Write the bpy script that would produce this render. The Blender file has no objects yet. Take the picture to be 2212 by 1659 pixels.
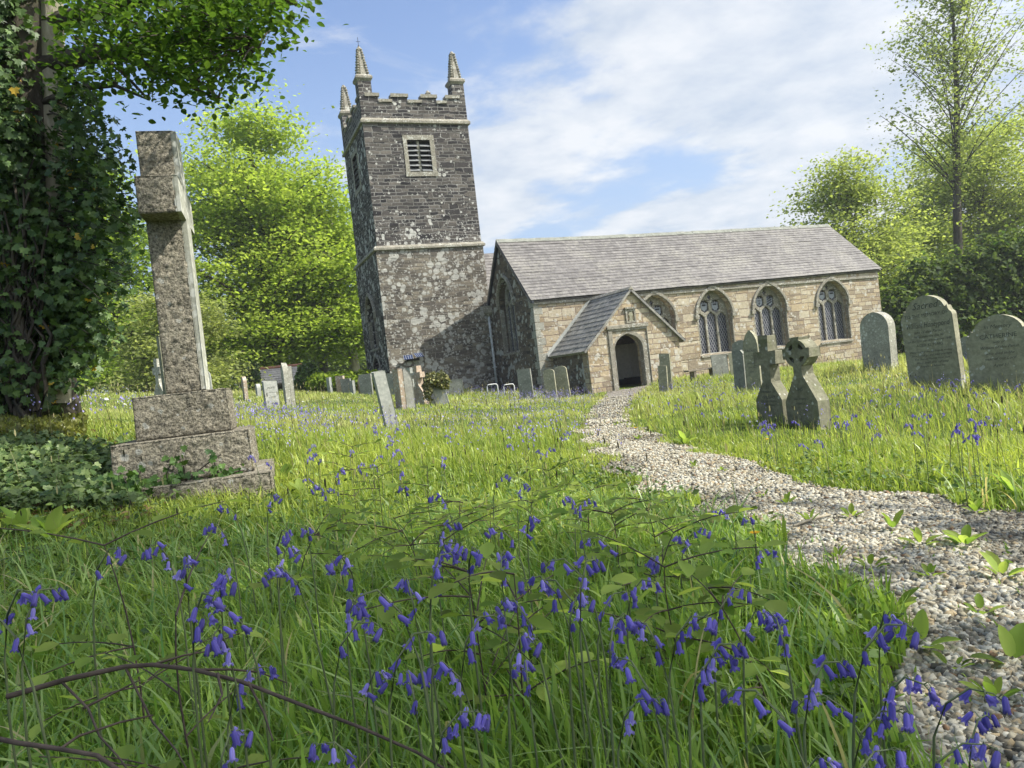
import bpy, math, random
import numpy as np
from mathutils import Vector, Matrix
from mathutils.geometry import tessellate_polygon

SC = bpy.context.scene
COL = SC.collection
R = math.radians
RNG = np.random.default_rng(7)
random.seed(7)

# ------------------------------------------------------------------ camera
YAW, PITCH, ROLL = R(21.655), R(-0.837), R(6.566)
FWD = np.array([math.sin(YAW)*math.cos(PITCH), math.cos(YAW)*math.cos(PITCH), math.sin(PITCH)])
RGT = np.cross(FWD, [0, 0, 1]); RGT /= np.linalg.norm(RGT)
UPV = np.cross(RGT, FWD)
RGT, UPV = RGT*math.cos(ROLL)-UPV*math.sin(ROLL), UPV*math.cos(ROLL)+RGT*math.sin(ROLL)
cd = bpy.data.cameras.new('camera'); cam = bpy.data.objects.new('camera', cd); COL.objects.link(cam)
m = Matrix.Identity(4)
for i in range(3):
    m[i][0], m[i][1], m[i][2] = RGT[i], UPV[i], -FWD[i]
cam.matrix_world = m
cd.sensor_width = 36; cd.lens = 36*2963/4032; cd.clip_start = 0.02; cd.clip_end = 3000
SC.camera = cam
F2 = 2963*2212/4032
def P(px, py, d):
    """world point that lies at depth d behind the spot (px, py) of the photograph scaled to 2212 wide"""
    return (FWD + RGT*(px-1106)/F2 - UPV*(py-829.5)/F2)*d

# ------------------------------------------------------------------ sky, sun, exposure
SUN_AZ, SUN_EL = 121.0, 47.0
w = bpy.data.worlds.new('World'); SC.world = w; w.use_nodes = True
nt = w.node_tree; nt.nodes.clear()
class NT:
    def __init__(s, tree): s.t = tree
    def n(s, typ, ins=None, **kw):
        nd = s.t.nodes.new(typ)
        for k, v in kw.items(): setattr(nd, k, v)
        for k, v in (ins or {}).items():
            if hasattr(v, 'is_output'): s.t.links.new(v, nd.inputs[k])
            else: nd.inputs[k].default_value = v
        return nd
    def math(s, op, a, b=0.0, c=None, clamp=False):
        d = {0: a, 1: b}
        if c is not None: d[2] = c
        return s.n('ShaderNodeMath', d, operation=op, use_clamp=clamp).outputs[0]
    def vmath(s, op, a, b=(0, 0, 0)):
        return s.n('ShaderNodeVectorMath', {0: a, 1: b}, operation=op).outputs[0]
    def noise(s, vec, scale, detail=3, rough=.55, dist=0):
        return s.n('ShaderNodeTexNoise', {'Vector': vec, 'Scale': scale, 'Detail': detail, 'Roughness': rough, 'Distortion': dist}).outputs[0]
    def ramp(s, f, stops, interp='LINEAR'):
        r = s.n('ShaderNodeValToRGB', {'Fac': f}); r.color_ramp.interpolation = interp
        e = r.color_ramp.elements
        while len(e) < len(stops): e.new(0.5)
        for el, (p, c) in zip(e, stops):
            el.position = p; el.color = (*c, 1) if len(c) == 3 else c
        return r.outputs[0]
    def smooth(s, f, a, b):
        return s.n('ShaderNodeMapRange', {'Value': f, 'From Min': a, 'From Max': b}, interpolation_type='SMOOTHSTEP').outputs[0]
    def mix(s, f, a, b, mode='MIX'):
        x = s.n('ShaderNodeMix', data_type='RGBA', blend_type=mode)
        for k, v in ((0, f), (6, a), (7, b)):
            if hasattr(v, 'is_output'): s.t.links.new(v, x.inputs[k])
            else: x.inputs[k].default_value = v if k == 0 else (*v, 1)[:4]
        return x.outputs[2]
    def sep(s, v): return s.n('ShaderNodeSeparateXYZ', {0: v}).outputs
    def comb(s, x, y, z): return s.n('ShaderNodeCombineXYZ', {0: x, 1: y, 2: z}).outputs[0]
N = NT(nt)
sky = N.n('ShaderNodeTexSky', sky_type='NISHITA', sun_disc=False, sun_elevation=R(SUN_EL), sun_rotation=R(SUN_AZ))
sky.air_density = 1.0; sky.dust_density = 1.0; sky.ozone_density = 2.0
tc = N.n('ShaderNodeTexCoord').outputs['Generated']
# clouds lie on a flat layer high overhead: direction / height
x, y, z = N.sep(tc)
zz = N.math('ADD', N.math('MAXIMUM', z, 0.0), 0.16)
cu, cv = N.math('DIVIDE', x, zz), N.math('DIVIDE', y, zz)
CA = R(-38)
ru = N.math('ADD', N.math('MULTIPLY', cu, math.cos(CA)), N.math('MULTIPLY', cv, -math.sin(CA)))
rv = N.math('ADD', N.math('MULTIPLY', cu, math.sin(CA)), N.math('MULTIPLY', cv, math.cos(CA)))
cvec = N.comb(N.math('MULTIPLY', ru, 1.0), N.math('MULTIPLY', rv, 0.78), 9.6)
c1 = N.noise(cvec, 1.35, 10, .56, .12)
c2 = N.noise(N.comb(cu, cv, 1.0), 3.4, 9, .60, .1)
# the bank of cloud stands to the east (right), the west is clearer
side = N.math('ADD', N.math('MULTIPLY', x, 0.80), N.math('MULTIPLY', y, -0.25))
cov = N.math('ADD', c1, N.math('MULTIPLY', N.smooth(side, -0.35, 0.45), 0.26))
cov = N.math('ADD', cov, N.math('MULTIPLY', N.math('SUBTRACT', c2, 0.5), 0.34))
wisp = N.math('MULTIPLY', N.smooth(N.noise(N.comb(N.math('MULTIPLY', cu, 1.0), N.math('MULTIPLY', cv, 1.6), 7.0), 2.6, 9, .62, .5), 0.53, 0.70), 0.60)
cf = N.math('MAXIMUM', N.smooth(cov, 0.575, 0.72), wisp)
lowf = N.smooth(z, 0.50, 0.0)
shade = N.ramp(c2, [(0.30, (2.25, 2.65, 3.2)), (0.64, (3.9, 3.97, 4.05))])
# bright cloud added towards the sun, mostly out of view, to fill the shade
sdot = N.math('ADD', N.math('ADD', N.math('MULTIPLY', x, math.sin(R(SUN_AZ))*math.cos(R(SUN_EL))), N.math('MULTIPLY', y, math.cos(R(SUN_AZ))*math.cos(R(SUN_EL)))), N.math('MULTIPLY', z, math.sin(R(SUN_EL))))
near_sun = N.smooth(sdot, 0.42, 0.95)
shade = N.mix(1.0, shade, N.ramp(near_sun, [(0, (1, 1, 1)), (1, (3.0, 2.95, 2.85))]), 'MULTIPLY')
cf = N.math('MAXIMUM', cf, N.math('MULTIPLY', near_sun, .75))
skyc = N.mix(1.0, sky.outputs[0], (.90, .88, .92), 'MULTIPLY')
skyc = N.mix(N.math('MULTIPLY', lowf, 0.88), skyc, (1.85, 2.40, 3.20))
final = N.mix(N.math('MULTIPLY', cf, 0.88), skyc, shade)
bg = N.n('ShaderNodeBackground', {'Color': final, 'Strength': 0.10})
out = N.n('ShaderNodeOutputWorld', {'Surface': bg.outputs[0]})
sl = bpy.data.lights.new('sun', 'SUN'); sl.energy = 3.2; sl.angle = R(0.6); sl.color = (1.0, 0.955, 0.87)
so = bpy.data.objects.new('sun', sl); COL.objects.link(so)
SD = Vector((math.sin(R(SUN_AZ))*math.cos(R(SUN_EL)), math.cos(R(SUN_AZ))*math.cos(R(SUN_EL)), math.sin(R(SUN_EL))))
so.rotation_euler = SD.to_track_quat('Z', 'Y').to_euler(); so.location = SD*60
vs = SC.view_settings; SC.display_settings.display_device = 'sRGB'
vs.view_transform = 'Standard'; vs.look = 'None'; vs.gamma = 1; vs.exposure = 1.30; vs.use_curve_mapping = False
SC.render.engine = 'CYCLES'
cy = SC.cycles; cy.max_bounces = 9; cy.diffuse_bounces = 5; cy.glossy_bounces = 2; cy.transmission_bounces = 7; cy.transparent_max_bounces = 4
cy.sample_clamp_indirect = 8; cy.use_denoising = True; cy.caustics_reflective = False; cy.caustics_refractive = False

# ------------------------------------------------------------------ materials
def new_mat(name):
    mt = bpy.data.materials.new(name); mt.use_nodes = True; t = mt.node_tree; t.nodes.clear()
    return mt, NT(t)
def finish(n, col, rough=.85, bump=None, bstr=.5, bdist=.02, spec=.3, metal=0.0, translucent=0.0, tcol=None):
    ins = {'Base Color': col if hasattr(col, 'is_output') else (*col, 1), 'Roughness': rough, 'Specular IOR Level': spec, 'Metallic': metal}
    b = n.n('ShaderNodeBsdfPrincipled', ins)
    if bump is not None:
        bn = n.n('ShaderNodeBump', {'Height': bump, 'Strength': bstr, 'Distance': bdist})
        n.t.links.new(bn.outputs[0], b.inputs['Normal'])
    s = b.outputs[0]
    if translucent:
        tr = n.n('ShaderNodeBsdfTranslucent', {'Color': tcol if tcol is not None else col})
        s = n.n('ShaderNodeMixShader', {0: translucent, 1: s, 2: tr.outputs[0]}).outputs[0]
    n.n('ShaderNodeOutputMaterial', {'Surface': s})
def obj_co(n): return n.n('ShaderNodeTexCoord').outputs['Object']
def lichen(n, vec, scale, lo, hi, mask=None):
    wob = n.n('ShaderNodeTexNoise', {'Vector': vec, 'Scale': scale*3.0, 'Detail': 4}).outputs[1]
    v2 = n.n('ShaderNodeMix', {0: 0.14/scale*2.6, 4: vec, 5: wob}, data_type='VECTOR').outputs[1]
    d = n.n('ShaderNodeTexVoronoi', {'Vector': v2, 'Scale': scale, 'Randomness': 1.0}, feature='F1').outputs['Distance']
    big = n.noise(vec, scale*.28, 2)
    d = n.math('ADD', d, n.math('MULTIPLY', n.math('SUBTRACT', big, 0.5), -1.5))
    if mask is not None: d = n.math('ADD', d, mask)
    return n.smooth(d, hi, lo)

def masonry(name, cols, mortar, bw, bh, lich, lichcol=(.62, .62, .56), lmask=None, msize=.012, wob=.05, axis='xy', rough_amt=.6, yellow=None):
    mt, n = new_mat(name)
    co = obj_co(n); x, y, z = n.sep(co)
    u = n.math('ADD', x, y)
    w1 = n.noise(co, 1.7, 3); w2 = n.noise(co, 5.0, 2)
    zz = n.math('ADD', z, n.math('MULTIPLY', n.math('SUBTRACT', w1, .5), wob*2))
    zz = n.math('ADD', zz, n.math('MULTIPLY', n.math('SUBTRACT', w2, .5), wob))
    uu = n.math('ADD', u, n.math('MULTIPLY', n.math('SUBTRACT', w2, .5), wob*2))
    vec = n.comb(uu, zz, 0)
    def brick(bw, bh, off):
        b = n.n('ShaderNodeTexBrick', {'Vector': vec, 'Color1': (0, 0, 0, 1), 'Color2': (1, 1, 1, 1), 'Mortar': (.5, .5, .5, 1), 'Scale': 1.0, 'Mortar Size': msize, 'Mortar Smooth': .35, 'Bias': 0.0, 'Brick Width': bw, 'Row Height': bh})
        b.offset = off; b.squash = .62; b.squash_frequency = 3; b.offset_frequency = 2
        return b.outputs['Color'], b.outputs['Fac']
    ca, fa = brick(bw, bh, .5); cb, fb = brick(bw*1.5, bh*1.75, .37)
    sel = n.smooth(n.noise(n.comb(n.math('MULTIPLY', u, .35), n.math('MULTIPLY', z, 1.4), 2.0), 1.2, 1), .52, .56)
    cbk = n.mix(sel, ca, cb); fac = n.n('ShaderNodeMix', {0: sel, 2: fa, 3: fb}).outputs[0]
    col = n.ramp(n.n('ShaderNodeRGBToBW', {0: cbk}).outputs[0], [(i/(len(cols)-1), c) for i, c in enumerate(cols)])
    grime = n.noise(co, 9.0, 6, .7)
    col = n.mix(0.75, col, n.ramp(grime, [(.25, (.55, .55, .55)), (.75, (1.35, 1.33, 1.28))]), 'MULTIPLY')
    patch = n.noise(co, .55, 3)
    col = n.mix(0.5, col, n.ramp(patch, [(.3, (.72, .70, .70)), (.7, (1.2, 1.18, 1.12))]), 'MULTIPLY')
    mcol = n.mix(n.smooth(n.noise(co, 2.0, 3), .4, .65), mortar, tuple(c*.62 for c in mortar))
    col = n.mix(fac, col, mcol)
    lm = lmask(n, x, y, z) if lmask else None
    L = lichen(n, co, lich[0], lich[1], lich[1]+.06, lm)
    L2 = lichen(n, co, lich[0]*2.3, lich[1]-.05, lich[1]+.02, lm)
    L = n.math('MAXIMUM', L, n.math('MULTIPLY', L2, .8))
    lc = n.mix(n.smooth(n.noise(co, 6, 4), .35, .7), lichcol, tuple(c*.66 for c in lichcol))
    if yellow: lc = n.mix(n.smooth(n.noise(co, 1.1, 2), .55, .62), lc, yellow)
    col = n.mix(n.math('MULTIPLY', L, .80), col, lc)
    h = n.math('ADD', n.math('MULTIPLY', fac, -1.0), n.math('MULTIPLY', grime, rough_amt))
    h = n.math('ADD', h, n.math('MULTIPLY', n.n('ShaderNodeRGBToBW', {0: cbk}).outputs[0], .5))
    finish(n, col, .92, h, .8, .045, .15)
    return mt
def tower_mask(n, x, y, z):
    # more lichen between the plinth and a little above the lower string course
    a = n.smooth(z, 6.4, 10.5); b = n.smooth(z, 1.5, -1.5)
    return n.math('ADD', n.math('MULTIPLY', a, .30), n.math('MULTIPLY', b, .05))
M = {}
# object coordinates of the church parts start at the church root, z measured from about the plinth
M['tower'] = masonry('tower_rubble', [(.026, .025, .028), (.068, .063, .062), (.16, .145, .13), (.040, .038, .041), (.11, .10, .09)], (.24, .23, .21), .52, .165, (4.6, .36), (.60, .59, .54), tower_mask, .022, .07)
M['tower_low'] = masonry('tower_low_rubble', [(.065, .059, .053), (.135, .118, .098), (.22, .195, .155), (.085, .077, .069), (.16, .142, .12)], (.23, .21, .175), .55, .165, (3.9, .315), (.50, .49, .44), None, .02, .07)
M['tower_west_shaded'] = masonry('tower_west_shaded_rubble', [(.026, .025, .026), (.062, .057, .054), (.12, .11, .098), (.040, .038, .038)], (.15, .14, .125), .5, .165, (3.9, .25), (.62, .61, .56), None, .02, .07)  # sparser lichen; the west face's shade is put into these darker colours
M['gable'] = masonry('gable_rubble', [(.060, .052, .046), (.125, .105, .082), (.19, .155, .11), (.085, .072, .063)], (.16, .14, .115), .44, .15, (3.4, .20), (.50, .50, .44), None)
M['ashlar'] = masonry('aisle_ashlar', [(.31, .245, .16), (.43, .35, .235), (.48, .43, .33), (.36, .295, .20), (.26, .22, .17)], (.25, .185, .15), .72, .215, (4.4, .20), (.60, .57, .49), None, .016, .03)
M['ashlar_east'] = M['ashlar']
M['granite_trim'] = None

def granite(name, a, b, lich=.2, bumpscale=30, bstr=.5, moss=0.0, bdist=.01, lcol=(.50, .50, .44)):
    mt, n = new_mat(name); co = obj_co(n)
    g = n.noise(co, bumpscale, 5, .7); g2 = n.noise(co, 3.0, 4)
    col = n.mix(n.smooth(g, .3, .7), a, b)
    col = n.mix(.6, col, n.ramp(g2, [(.3, (.6, .6, .58)), (.7, (1.25, 1.25, 1.2))]), 'MULTIPLY')
    L = lichen(n, co, 13.0, lich, lich+.09)
    col = n.mix(n.math('MULTIPLY', L, .75), col, lcol)
    if moss:
        mk = n.smooth(n.noise(co, 2.3, 5, .65), 1-moss, 1-moss+.14)
        col = n.mix(n.math('MULTIPLY', mk, .75), col, (.085, .10, .035))
    finish(n, col, .9, g, bstr, bdist, .2)
    return mt
M['trim'] = granite('dressed_granite', (.19, .175, .14), (.34, .315, .26), .20, 14, .5, .32, .02)
M['cross'] = granite('rough_granite', (.085, .078, .060), (.51, .46, .355), .04, 52, 1.0, .25, .04)
M['cross_smooth'] = granite('worn_granite', (.27, .27, .22), (.42, .42, .36), .3, 18, .3, .4, .01)
M['slab_pale'] = granite('pale_slate', (.30, .31, .285), (.43, .43, .395), .06, 20, .15, .2, .004)
M['slab_grey'] = granite('grey_slate', (.18, .185, .16), (.28, .285, .25), .05, 16, .2, .35, .005)
M['slab_green'] = granite('lichened_slate', (.225, .215, .15), (.36, .345, .25), .07, 14, .25, .35, .006)
M['slab_mossy'] = granite('mossy_granite', (.15, .145, .10), (.26, .25, .18), .10, 18, .3, .5, .006)
M['slab_granite'] = granite('headstone_granite', (.25, .24, .20), (.40, .39, .335), .14, 24, .4, .35, .01, (.60, .60, .53))
M['slab_pink'] = granite('pinkish_stone', (.30, .23, .17), (.44, .35, .27), .25, 18, .3, .2, .008)
def plain(name, col, rough=.7, metal=0, spec=.3, var=.25, vs=8):
    mt, n = new_mat(name); co = obj_co(n)
    c = n.mix(1.0, col, n.ramp(n.noise(co, vs, 4), [(.3, (1-var,)*3), (.7, (1+var,)*3)]), 'MULTIPLY')
    finish(n, c, rough, None, spec=spec, metal=metal); return mt
M['ink'] = plain('cut_lettering', (.075, .078, .066), .9)
M['dark'] = plain('interior_shade', (.012, .012, .014), .9)
M['plaster'] = plain('lime_plaster', (.84, .82, .76), .9, var=.1)
M['oak'] = plain('dark_oak', (.035, .026, .020), .7)
M['slate_dark'] = plain('blue_black_slate', (.028, .032, .040), .6)
M['pipe'] = plain('painted_iron_pipe', (.50, .51, .50), .5)
M['white'] = plain('white_paint', (.62, .62, .60), .45, var=.08)
M['iron'] = plain('rusted_iron', (.03, .027, .025), .7)
M['paper'] = plain('paper_notice', (.62, .64, .68), .8, var=.1)
M['blue'] = plain('blue_notice', (.06, .12, .30), .7)
M['louvre'] = plain('slate_louvre', (.24, .245, .24), .6)
M['shield'] = plain('heraldic_glass', (.26, .28, .31), .3, var=.15)
M['panel'] = plain('solar_cells', (.03, .045, .10), .15, spec=.6)
M['wood'] = plain('weathered_wood', (.20, .17, .13), .9)
M['redtile'] = plain('red_ridge_tile', (.33, .16, .10), .85)

def roof_mat(name, a, b, lich, vaxis='z', hax='x', bw=.3, bh=.2, lcol=(.27, .255, .21)):
    mt, n = new_mat(name); co = obj_co(n); x, y, z = n.sep(co)
    u = x if hax == 'x' else y
    vec = n.comb(u, n.math('MULTIPLY', z, 1.414), 0)
    br = n.n('ShaderNodeTexBrick', {'Vector': vec, 'Color1': (0, 0, 0, 1), 'Color2': (1, 1, 1, 1), 'Mortar': (0, 0, 0, 1), 'Scale': 1.0, 'Mortar Size': .006, 'Mortar Smooth': .2, 'Brick Width': bw, 'Row Height': bh})
    bc = n.n('ShaderNodeRGBToBW', {0: br.outputs[0]}).outputs[0]
    col = n.mix(bc, a, b)
    spk = n.noise(co, 7, 6, .75); pat = n.noise(co, .8, 4, .6)
    col = n.mix(.8, col, n.ramp(spk, [(.3, (.62, .62, .64)), (.7, (1.3, 1.3, 1.28))]), 'MULTIPLY')
    s = n.smooth(n.math('ADD', n.math('MULTIPLY', spk, .6), n.math('MULTIPLY', pat, .5)), .53, .66)
    col = n.mix(n.math('MULTIPLY', s, lich), col, lcol)
    s2 = n.smooth(n.math('ADD', n.noise(co, 4, 5, .7), n.math('MULTIPLY', n.noise(co, .5, 3), .4)), .80, .90)
    col = n.mix(n.math('MULTIPLY', s2, .6), col, (.07, .065, .06))
    col = n.mix(n.math('MULTIPLY', br.outputs['Fac'], .75), col, (.06, .058, .058))
    finish(n, col, .62, n.math('ADD', bc, n.math('MULTIPLY', spk, .4)), .4, .012, .35)
    return mt
M['roof'] = roof_mat('aisle_slates', (.112, .103, .096), (.185, .172, .160), .45)
M['roof_porch'] = roof_mat('porch_slates', (.17, .165, .15), (.29, .28, .25), .45, hax='y', bw=.26, bh=.24, lcol=(.36, .34, .27))
M['roof_shed'] = roof_mat('shed_slates', (.33, .30, .28), (.46, .42, .39), .3, bw=.5, bh=.25)

# leaded glass with pale diamond quarries
def glass():
    mt, n = new_mat('leaded_glass'); co = obj_co(n); x, y, z = n.sep(co)
    u = n.math('ADD', x, y)
    a = n.math('ADD', n.math('MULTIPLY', u, 1.75), z); b = n.math('SUBTRACT', n.math('MULTIPLY', u, 1.75), z)
    def line(v):
        f = n.math('FRACT', n.math('MULTIPLY', v, 4.0))
        return n.math('LESS_THAN', n.math('MINIMUM', f, n.math('SUBTRACT', 1.0, f)), .085)
    L = n.math('MAXIMUM', line(a), line(b))
    pane = n.mix(n.noise(co, 3, 2), (.012, .014, .022), (.035, .038, .055))
    col = n.mix(L, pane, (.24, .24, .25))
    bp = n.n('ShaderNodeBsdfPrincipled', {'Base Color': col, 'Roughness': n.math('ADD', n.math('MULTIPLY', L, .5), .12), 'Specular IOR Level': .35})
    bn = n.n('ShaderNodeBump', {'Height': n.math('ADD', L, n.noise(co, 7, 2)), 'Strength': .4, 'Distance': .02}); n.t.links.new(bn.outputs[0], bp.inputs['Normal'])
    n.n('ShaderNodeOutputMaterial', {'Surface': bp.outputs[0]}); return mt
M['glass'] = glass()

def leaf_mat(name, transl=.38, rough=.5, spec=.35, gain=1.0, through=(1.7, 1.75, .75)):
    mt, n = new_mat(name)
    c = n.n('ShaderNodeAttribute', attribute_name='col').outputs['Color']
    if gain != 1.0: c = n.mix(1.0, c, (gain,)*3, 'MULTIPLY')
    tcol = n.mix(1.0, c, through, 'MULTIPLY')
    finish(n, c, rough, None, spec=spec, translucent=transl, tcol=tcol); return mt
M['leaf'] = leaf_mat('tree_leaf', .55, .6, .15, through=(1.45, 1.45, .9))
M['ivyleaf'] = leaf_mat('ivy_leaf', .16, .48, .32)
M['grass'] = leaf_mat('grass_blade', .42, .40, .42, through=(1.4, 1.4, 1.0))
M['petal'] = leaf_mat('bluebell_petal', .38, .6, .2, through=(1.25, 1.2, 1.3))
M['gravel'] = None
def vcol_mat(name, rough=.85):
    mt, n = new_mat(name); co = obj_co(n)
    c = n.n('ShaderNodeAttribute', attribute_name='col').outputs['Color']
    c = n.mix(.7, c, n.ramp(n.noise(co, 140, 3), [(.3, (.7,)*3), (.7, (1.25,)*3)]), 'MULTIPLY')
    finish(n, c, rough, None, spec=.25); return mt
M['gravel'] = vcol_mat('gravel_stone')
def bark(name, a, b, sc=7):
    mt, n = new_mat(name); co = obj_co(n)
    v = n.n('ShaderNodeMapping', {'Vector': co, 'Scale': (1, 1, .3)}).outputs[0]
    g = n.noise(v, sc, 6, .7); g2 = n.noise(co, 1.3, 3)
    c = n.mix(n.smooth(g, .3, .7), a, b)
    c = n.mix(n.math('MULTIPLY', n.smooth(g2, .5, .7), .4), c, (.10, .115, .05))
    finish(n, c, .9, g, .8, .03, .15); return mt
M['bark_grey'] = bark('beech_bark', (.10, .095, .08), (.21, .20, .17))
M['bark_dark'] = bark('dark_bark', (.035, .030, .025), (.10, .085, .065))
M['bark_pale'] = bark('pale_bark', (.26, .23, .17), (.44, .40, .31))
M['stemgreen'] = plain('green_stem', (.10, .13, .045), .6)
M['stempurple'] = plain('bluebell_stem', (.14, .17, .075), .55)
M['twig'] = plain('dead_twig', (.085, .062, .047), .85, var=.4, vs=30)

# ------------------------------------------------------------------ building blocks
def link(o, parent=None):
    COL.objects.link(o)
    if parent is not None: o.parent = parent
    return o
def tag(o, label=None, cat=None, group=None, kind=None):
    if label: o['label'] = label
    if cat: o['category'] = cat
    if group: o['group'] = group
    if kind: o['kind'] = kind
    return o
def thing(name, label, cat, loc, rotz=0.0, group=None):
    o = bpy.data.objects.new(name, None); o.empty_display_size = .2
    o.location = loc; o.rotation_euler = (0, 0, rotz); link(o)
    o['_m'] = [float(v) for r in (Matrix.Translation(Vector(loc)) @ Matrix.Rotation(rotz, 4, 'Z')) for v in r]
    return tag(o, label, cat, group)
def inv_of(o):
    Mx = Matrix.Identity(4)
    while o is not None:
        if '_m' in o: Mx = Matrix([list(o['_m'])[i*4:i*4+4] for i in range(4)])
        o = o.parent
    return Mx.inverted()
def tri_mesh(name, V, T, mat, parent=None, col=None, smooth=False, world=True):
    """one mesh object from arrays of vertices and triangles"""
    V = np.asarray(V, np.float32); T = np.asarray(T, np.int32)
    if parent is not None and world:
        A = np.array(inv_of(parent)); V = V @ A[:3, :3].T + A[:3, 3]
    me = bpy.data.meshes.new(name)
    me.vertices.add(len(V)); me.vertices.foreach_set('co', np.ascontiguousarray(V, np.float32).ravel())
    me.loops.add(len(T)*3); me.loops.foreach_set('vertex_index', T.ravel())
    me.polygons.add(len(T)); me.polygons.foreach_set('loop_start', np.arange(len(T), dtype=np.int32)*3)
    if smooth: me.polygons.foreach_set('use_smooth', np.ones(len(T), bool))
    if col is not None:
        a = me.attributes.new('col', 'FLOAT_COLOR', 'POINT')
        c = np.ones((len(V), 4), np.float32); c[:, :3] = col; a.data.foreach_set('color', c.ravel())
    me.update(calc_edges=True); me.materials.append(mat)
    return link(bpy.data.objects.new(name, me), parent)
class MB:
    def __init__(s): s.v = []; s.f = []
    def add(s, vs, fs):
        k = len(s.v); s.v += [tuple(map(float, v)) for v in vs]; s.f += [[i+k for i in f] for f in fs]; return s
    def box(s, x0, x1, y0, y1, z0, z1):
        return s.add([(x0, y0, z0), (x1, y0, z0), (x1, y1, z0), (x0, y1, z0), (x0, y0, z1), (x1, y0, z1), (x1, y1, z1), (x0, y1, z1)],
                     [[0, 3, 2, 1], [4, 5, 6, 7], [0, 1, 5, 4], [1, 2, 6, 5], [2, 3, 7, 6], [3, 0, 4, 7]])
    def frustum(s, cx, cy, z0, z1, a0, a1, n=4, rot=math.pi/4):
        k = math.sqrt(2) if n == 4 else 1
        lo = [(cx+a0*k*math.cos(rot+2*math.pi*i/n), cy+a0*k*math.sin(rot+2*math.pi*i/n), z0) for i in range(n)]
        hi = [(cx+a1*k*math.cos(rot+2*math.pi*i/n), cy+a1*k*math.sin(rot+2*math.pi*i/n), z1) for i in range(n)]
        return s.add(lo+hi, [[i, (i+1) % n, n+(i+1) % n, n+i] for i in range(n)]+[list(range(n))[::-1], list(range(n, 2*n))])
    def plate(s, outline, holes, o, u, v, nrm, thick):
        """flat slab with holes: front face on the plane (o, u, v), back face thick behind along -nrm"""
        o, u, v, nrm = map(np.array, (o, u, v, nrm))
        loops = [list(outline)]+[list(h) for h in holes]
        tris = tessellate_polygon([[Vector((a, b, 0)) for a, b in L] for L in loops])
        pts = [p for L in loops for p in L]
        fr = [o+u*a+v*b for a, b in pts]; bk = [p-nrm*thick for p in fr]; n = len(pts)
        fs = []
        for t in tris:
            t = list(t); a, b, c = (fr[i] for i in t)
            if np.dot(np.cross(b-a, c-a), nrm) < 0: t = t[::-1]
            fs.append(t); fs.append([i+n for i in t[::-1]])
        k = 0
        for L in loops:
            m_ = len(L)
            for i in range(m_): a, b = k+i, k+(i+1) % m_; fs.append([a, b, b+n, a+n])
            k += m_
        return s.add(fr+bk, fs)
    def tube(s, pts, rad, n=6, cap=True):
        pts = [np.array(p, float) for p in pts]; rings = []
        for i, p in enumerate(pts):
            t = pts[min(i+1, len(pts)-1)]-pts[max(i-1, 0)]; t /= (np.linalg.norm(t)+1e-9)
            a = np.cross(t, [0, 0, 1]) if abs(t[2]) < .95 else np.cross(t, [1, 0, 0]); a /= np.linalg.norm(a); b = np.cross(t, a)
            r = rad[i] if hasattr(rad, '__len__') else rad
            rings.append([p+r*(a*math.cos(2*math.pi*j/n)+b*math.sin(2*math.pi*j/n)) for j in range(n)])
        vs = [q for r_ in rings for q in r_]; fs = []
        for i in range(len(pts)-1):
            for j in range(n): fs.append([i*n+j, i*n+(j+1) % n, (i+1)*n+(j+1) % n, (i+1)*n+j])
        if cap: fs += [list(range(n))[::-1], list(range((len(pts)-1)*n, len(pts)*n))]
        return s.add(vs, fs)
    def build(s, name, mat, parent=None, bevel=0.0, smooth=False, fixn=True):
        V = np.array(s.v)
        if parent is not None:
            A = np.array(inv_of(parent)); V = V @ A[:3, :3].T + A[:3, 3]
        me = bpy.data.meshes.new(name); me.from_pydata(V.tolist(), [], s.f); me.update()
        if smooth: me.polygons.foreach_set('use_smooth', np.ones(len(me.polygons), bool))
        me.materials.append(mat); o = link(bpy.data.objects.new(name, me), parent)
        if bevel:
            b = o.modifiers.new('edge', 'BEVEL'); b.width = bevel; b.segments = 2; b.limit_method = 'ANGLE'; b.angle_limit = R(35)
        return o
def arch(u0, u1, zspr, zap, n=9, T=66):
    """points of a pointed arch from the left springing to the right springing"""
    um = (u0+u1)/2; T = R(T); L = []
    for i in range(n+1):
        t = T*i/n
        L.append((u0+(um-u0)*(1-math.cos(t))/(1-math.cos(T)), zspr+(zap-zspr)*math.sin(t)/math.sin(T)))
    return L+[(u0+u1-a, b) for a, b in L[-2::-1]]

# ------------------------------------------------------------------ ground
GP = [(0, 0, -.74), (-2.5, 0, -.66), (2, 0, -.80), (4, -1, -.86), (0, -5, -.75), (-6, -3, -.5), (6, -6, -.9),
      (.9, 1.6, -.77), (-1, 2, -.68)]
for px, py, d in ((1900, 1200, 2.6), (1400, 1000, 6.6), (1340, 901, 14.3), (1325, 858, 26.6), (430, 1075, 5.4), (850, 940, 13), (590, 903, 23),
                  (632, 884, 22), (600, 850, 33), (300, 852, 33), (180, 862, 24), (830, 848, 35.5), (1000, 848, 34), (1110, 848, 32.5), (1230, 858, 29),
                  (1700, 915, 9.7), (2025, 842, 12.8), (1905, 795, 20), (2160, 775, 30), (2000, 764, 38), (1880, 786, 40), (1500, 822, 28.5),
                  (60, 905, 8.2), (160, 960, 6.0), (220, 900, 10), (1100, 950, 9), (2200, 850, 13), (1900, 935, 9), (2150, 960, 7), (1000, 880, 22), (1180, 870, 22),
                  (1560, 850, 20), (700, 870, 26), (2500, 800, 20), (1700, 800, 29), (-200, 900, 14), (-300, 880, 26)):
    GP.append(tuple(P(px, py, d)))
GP = np.array(GP)
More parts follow.
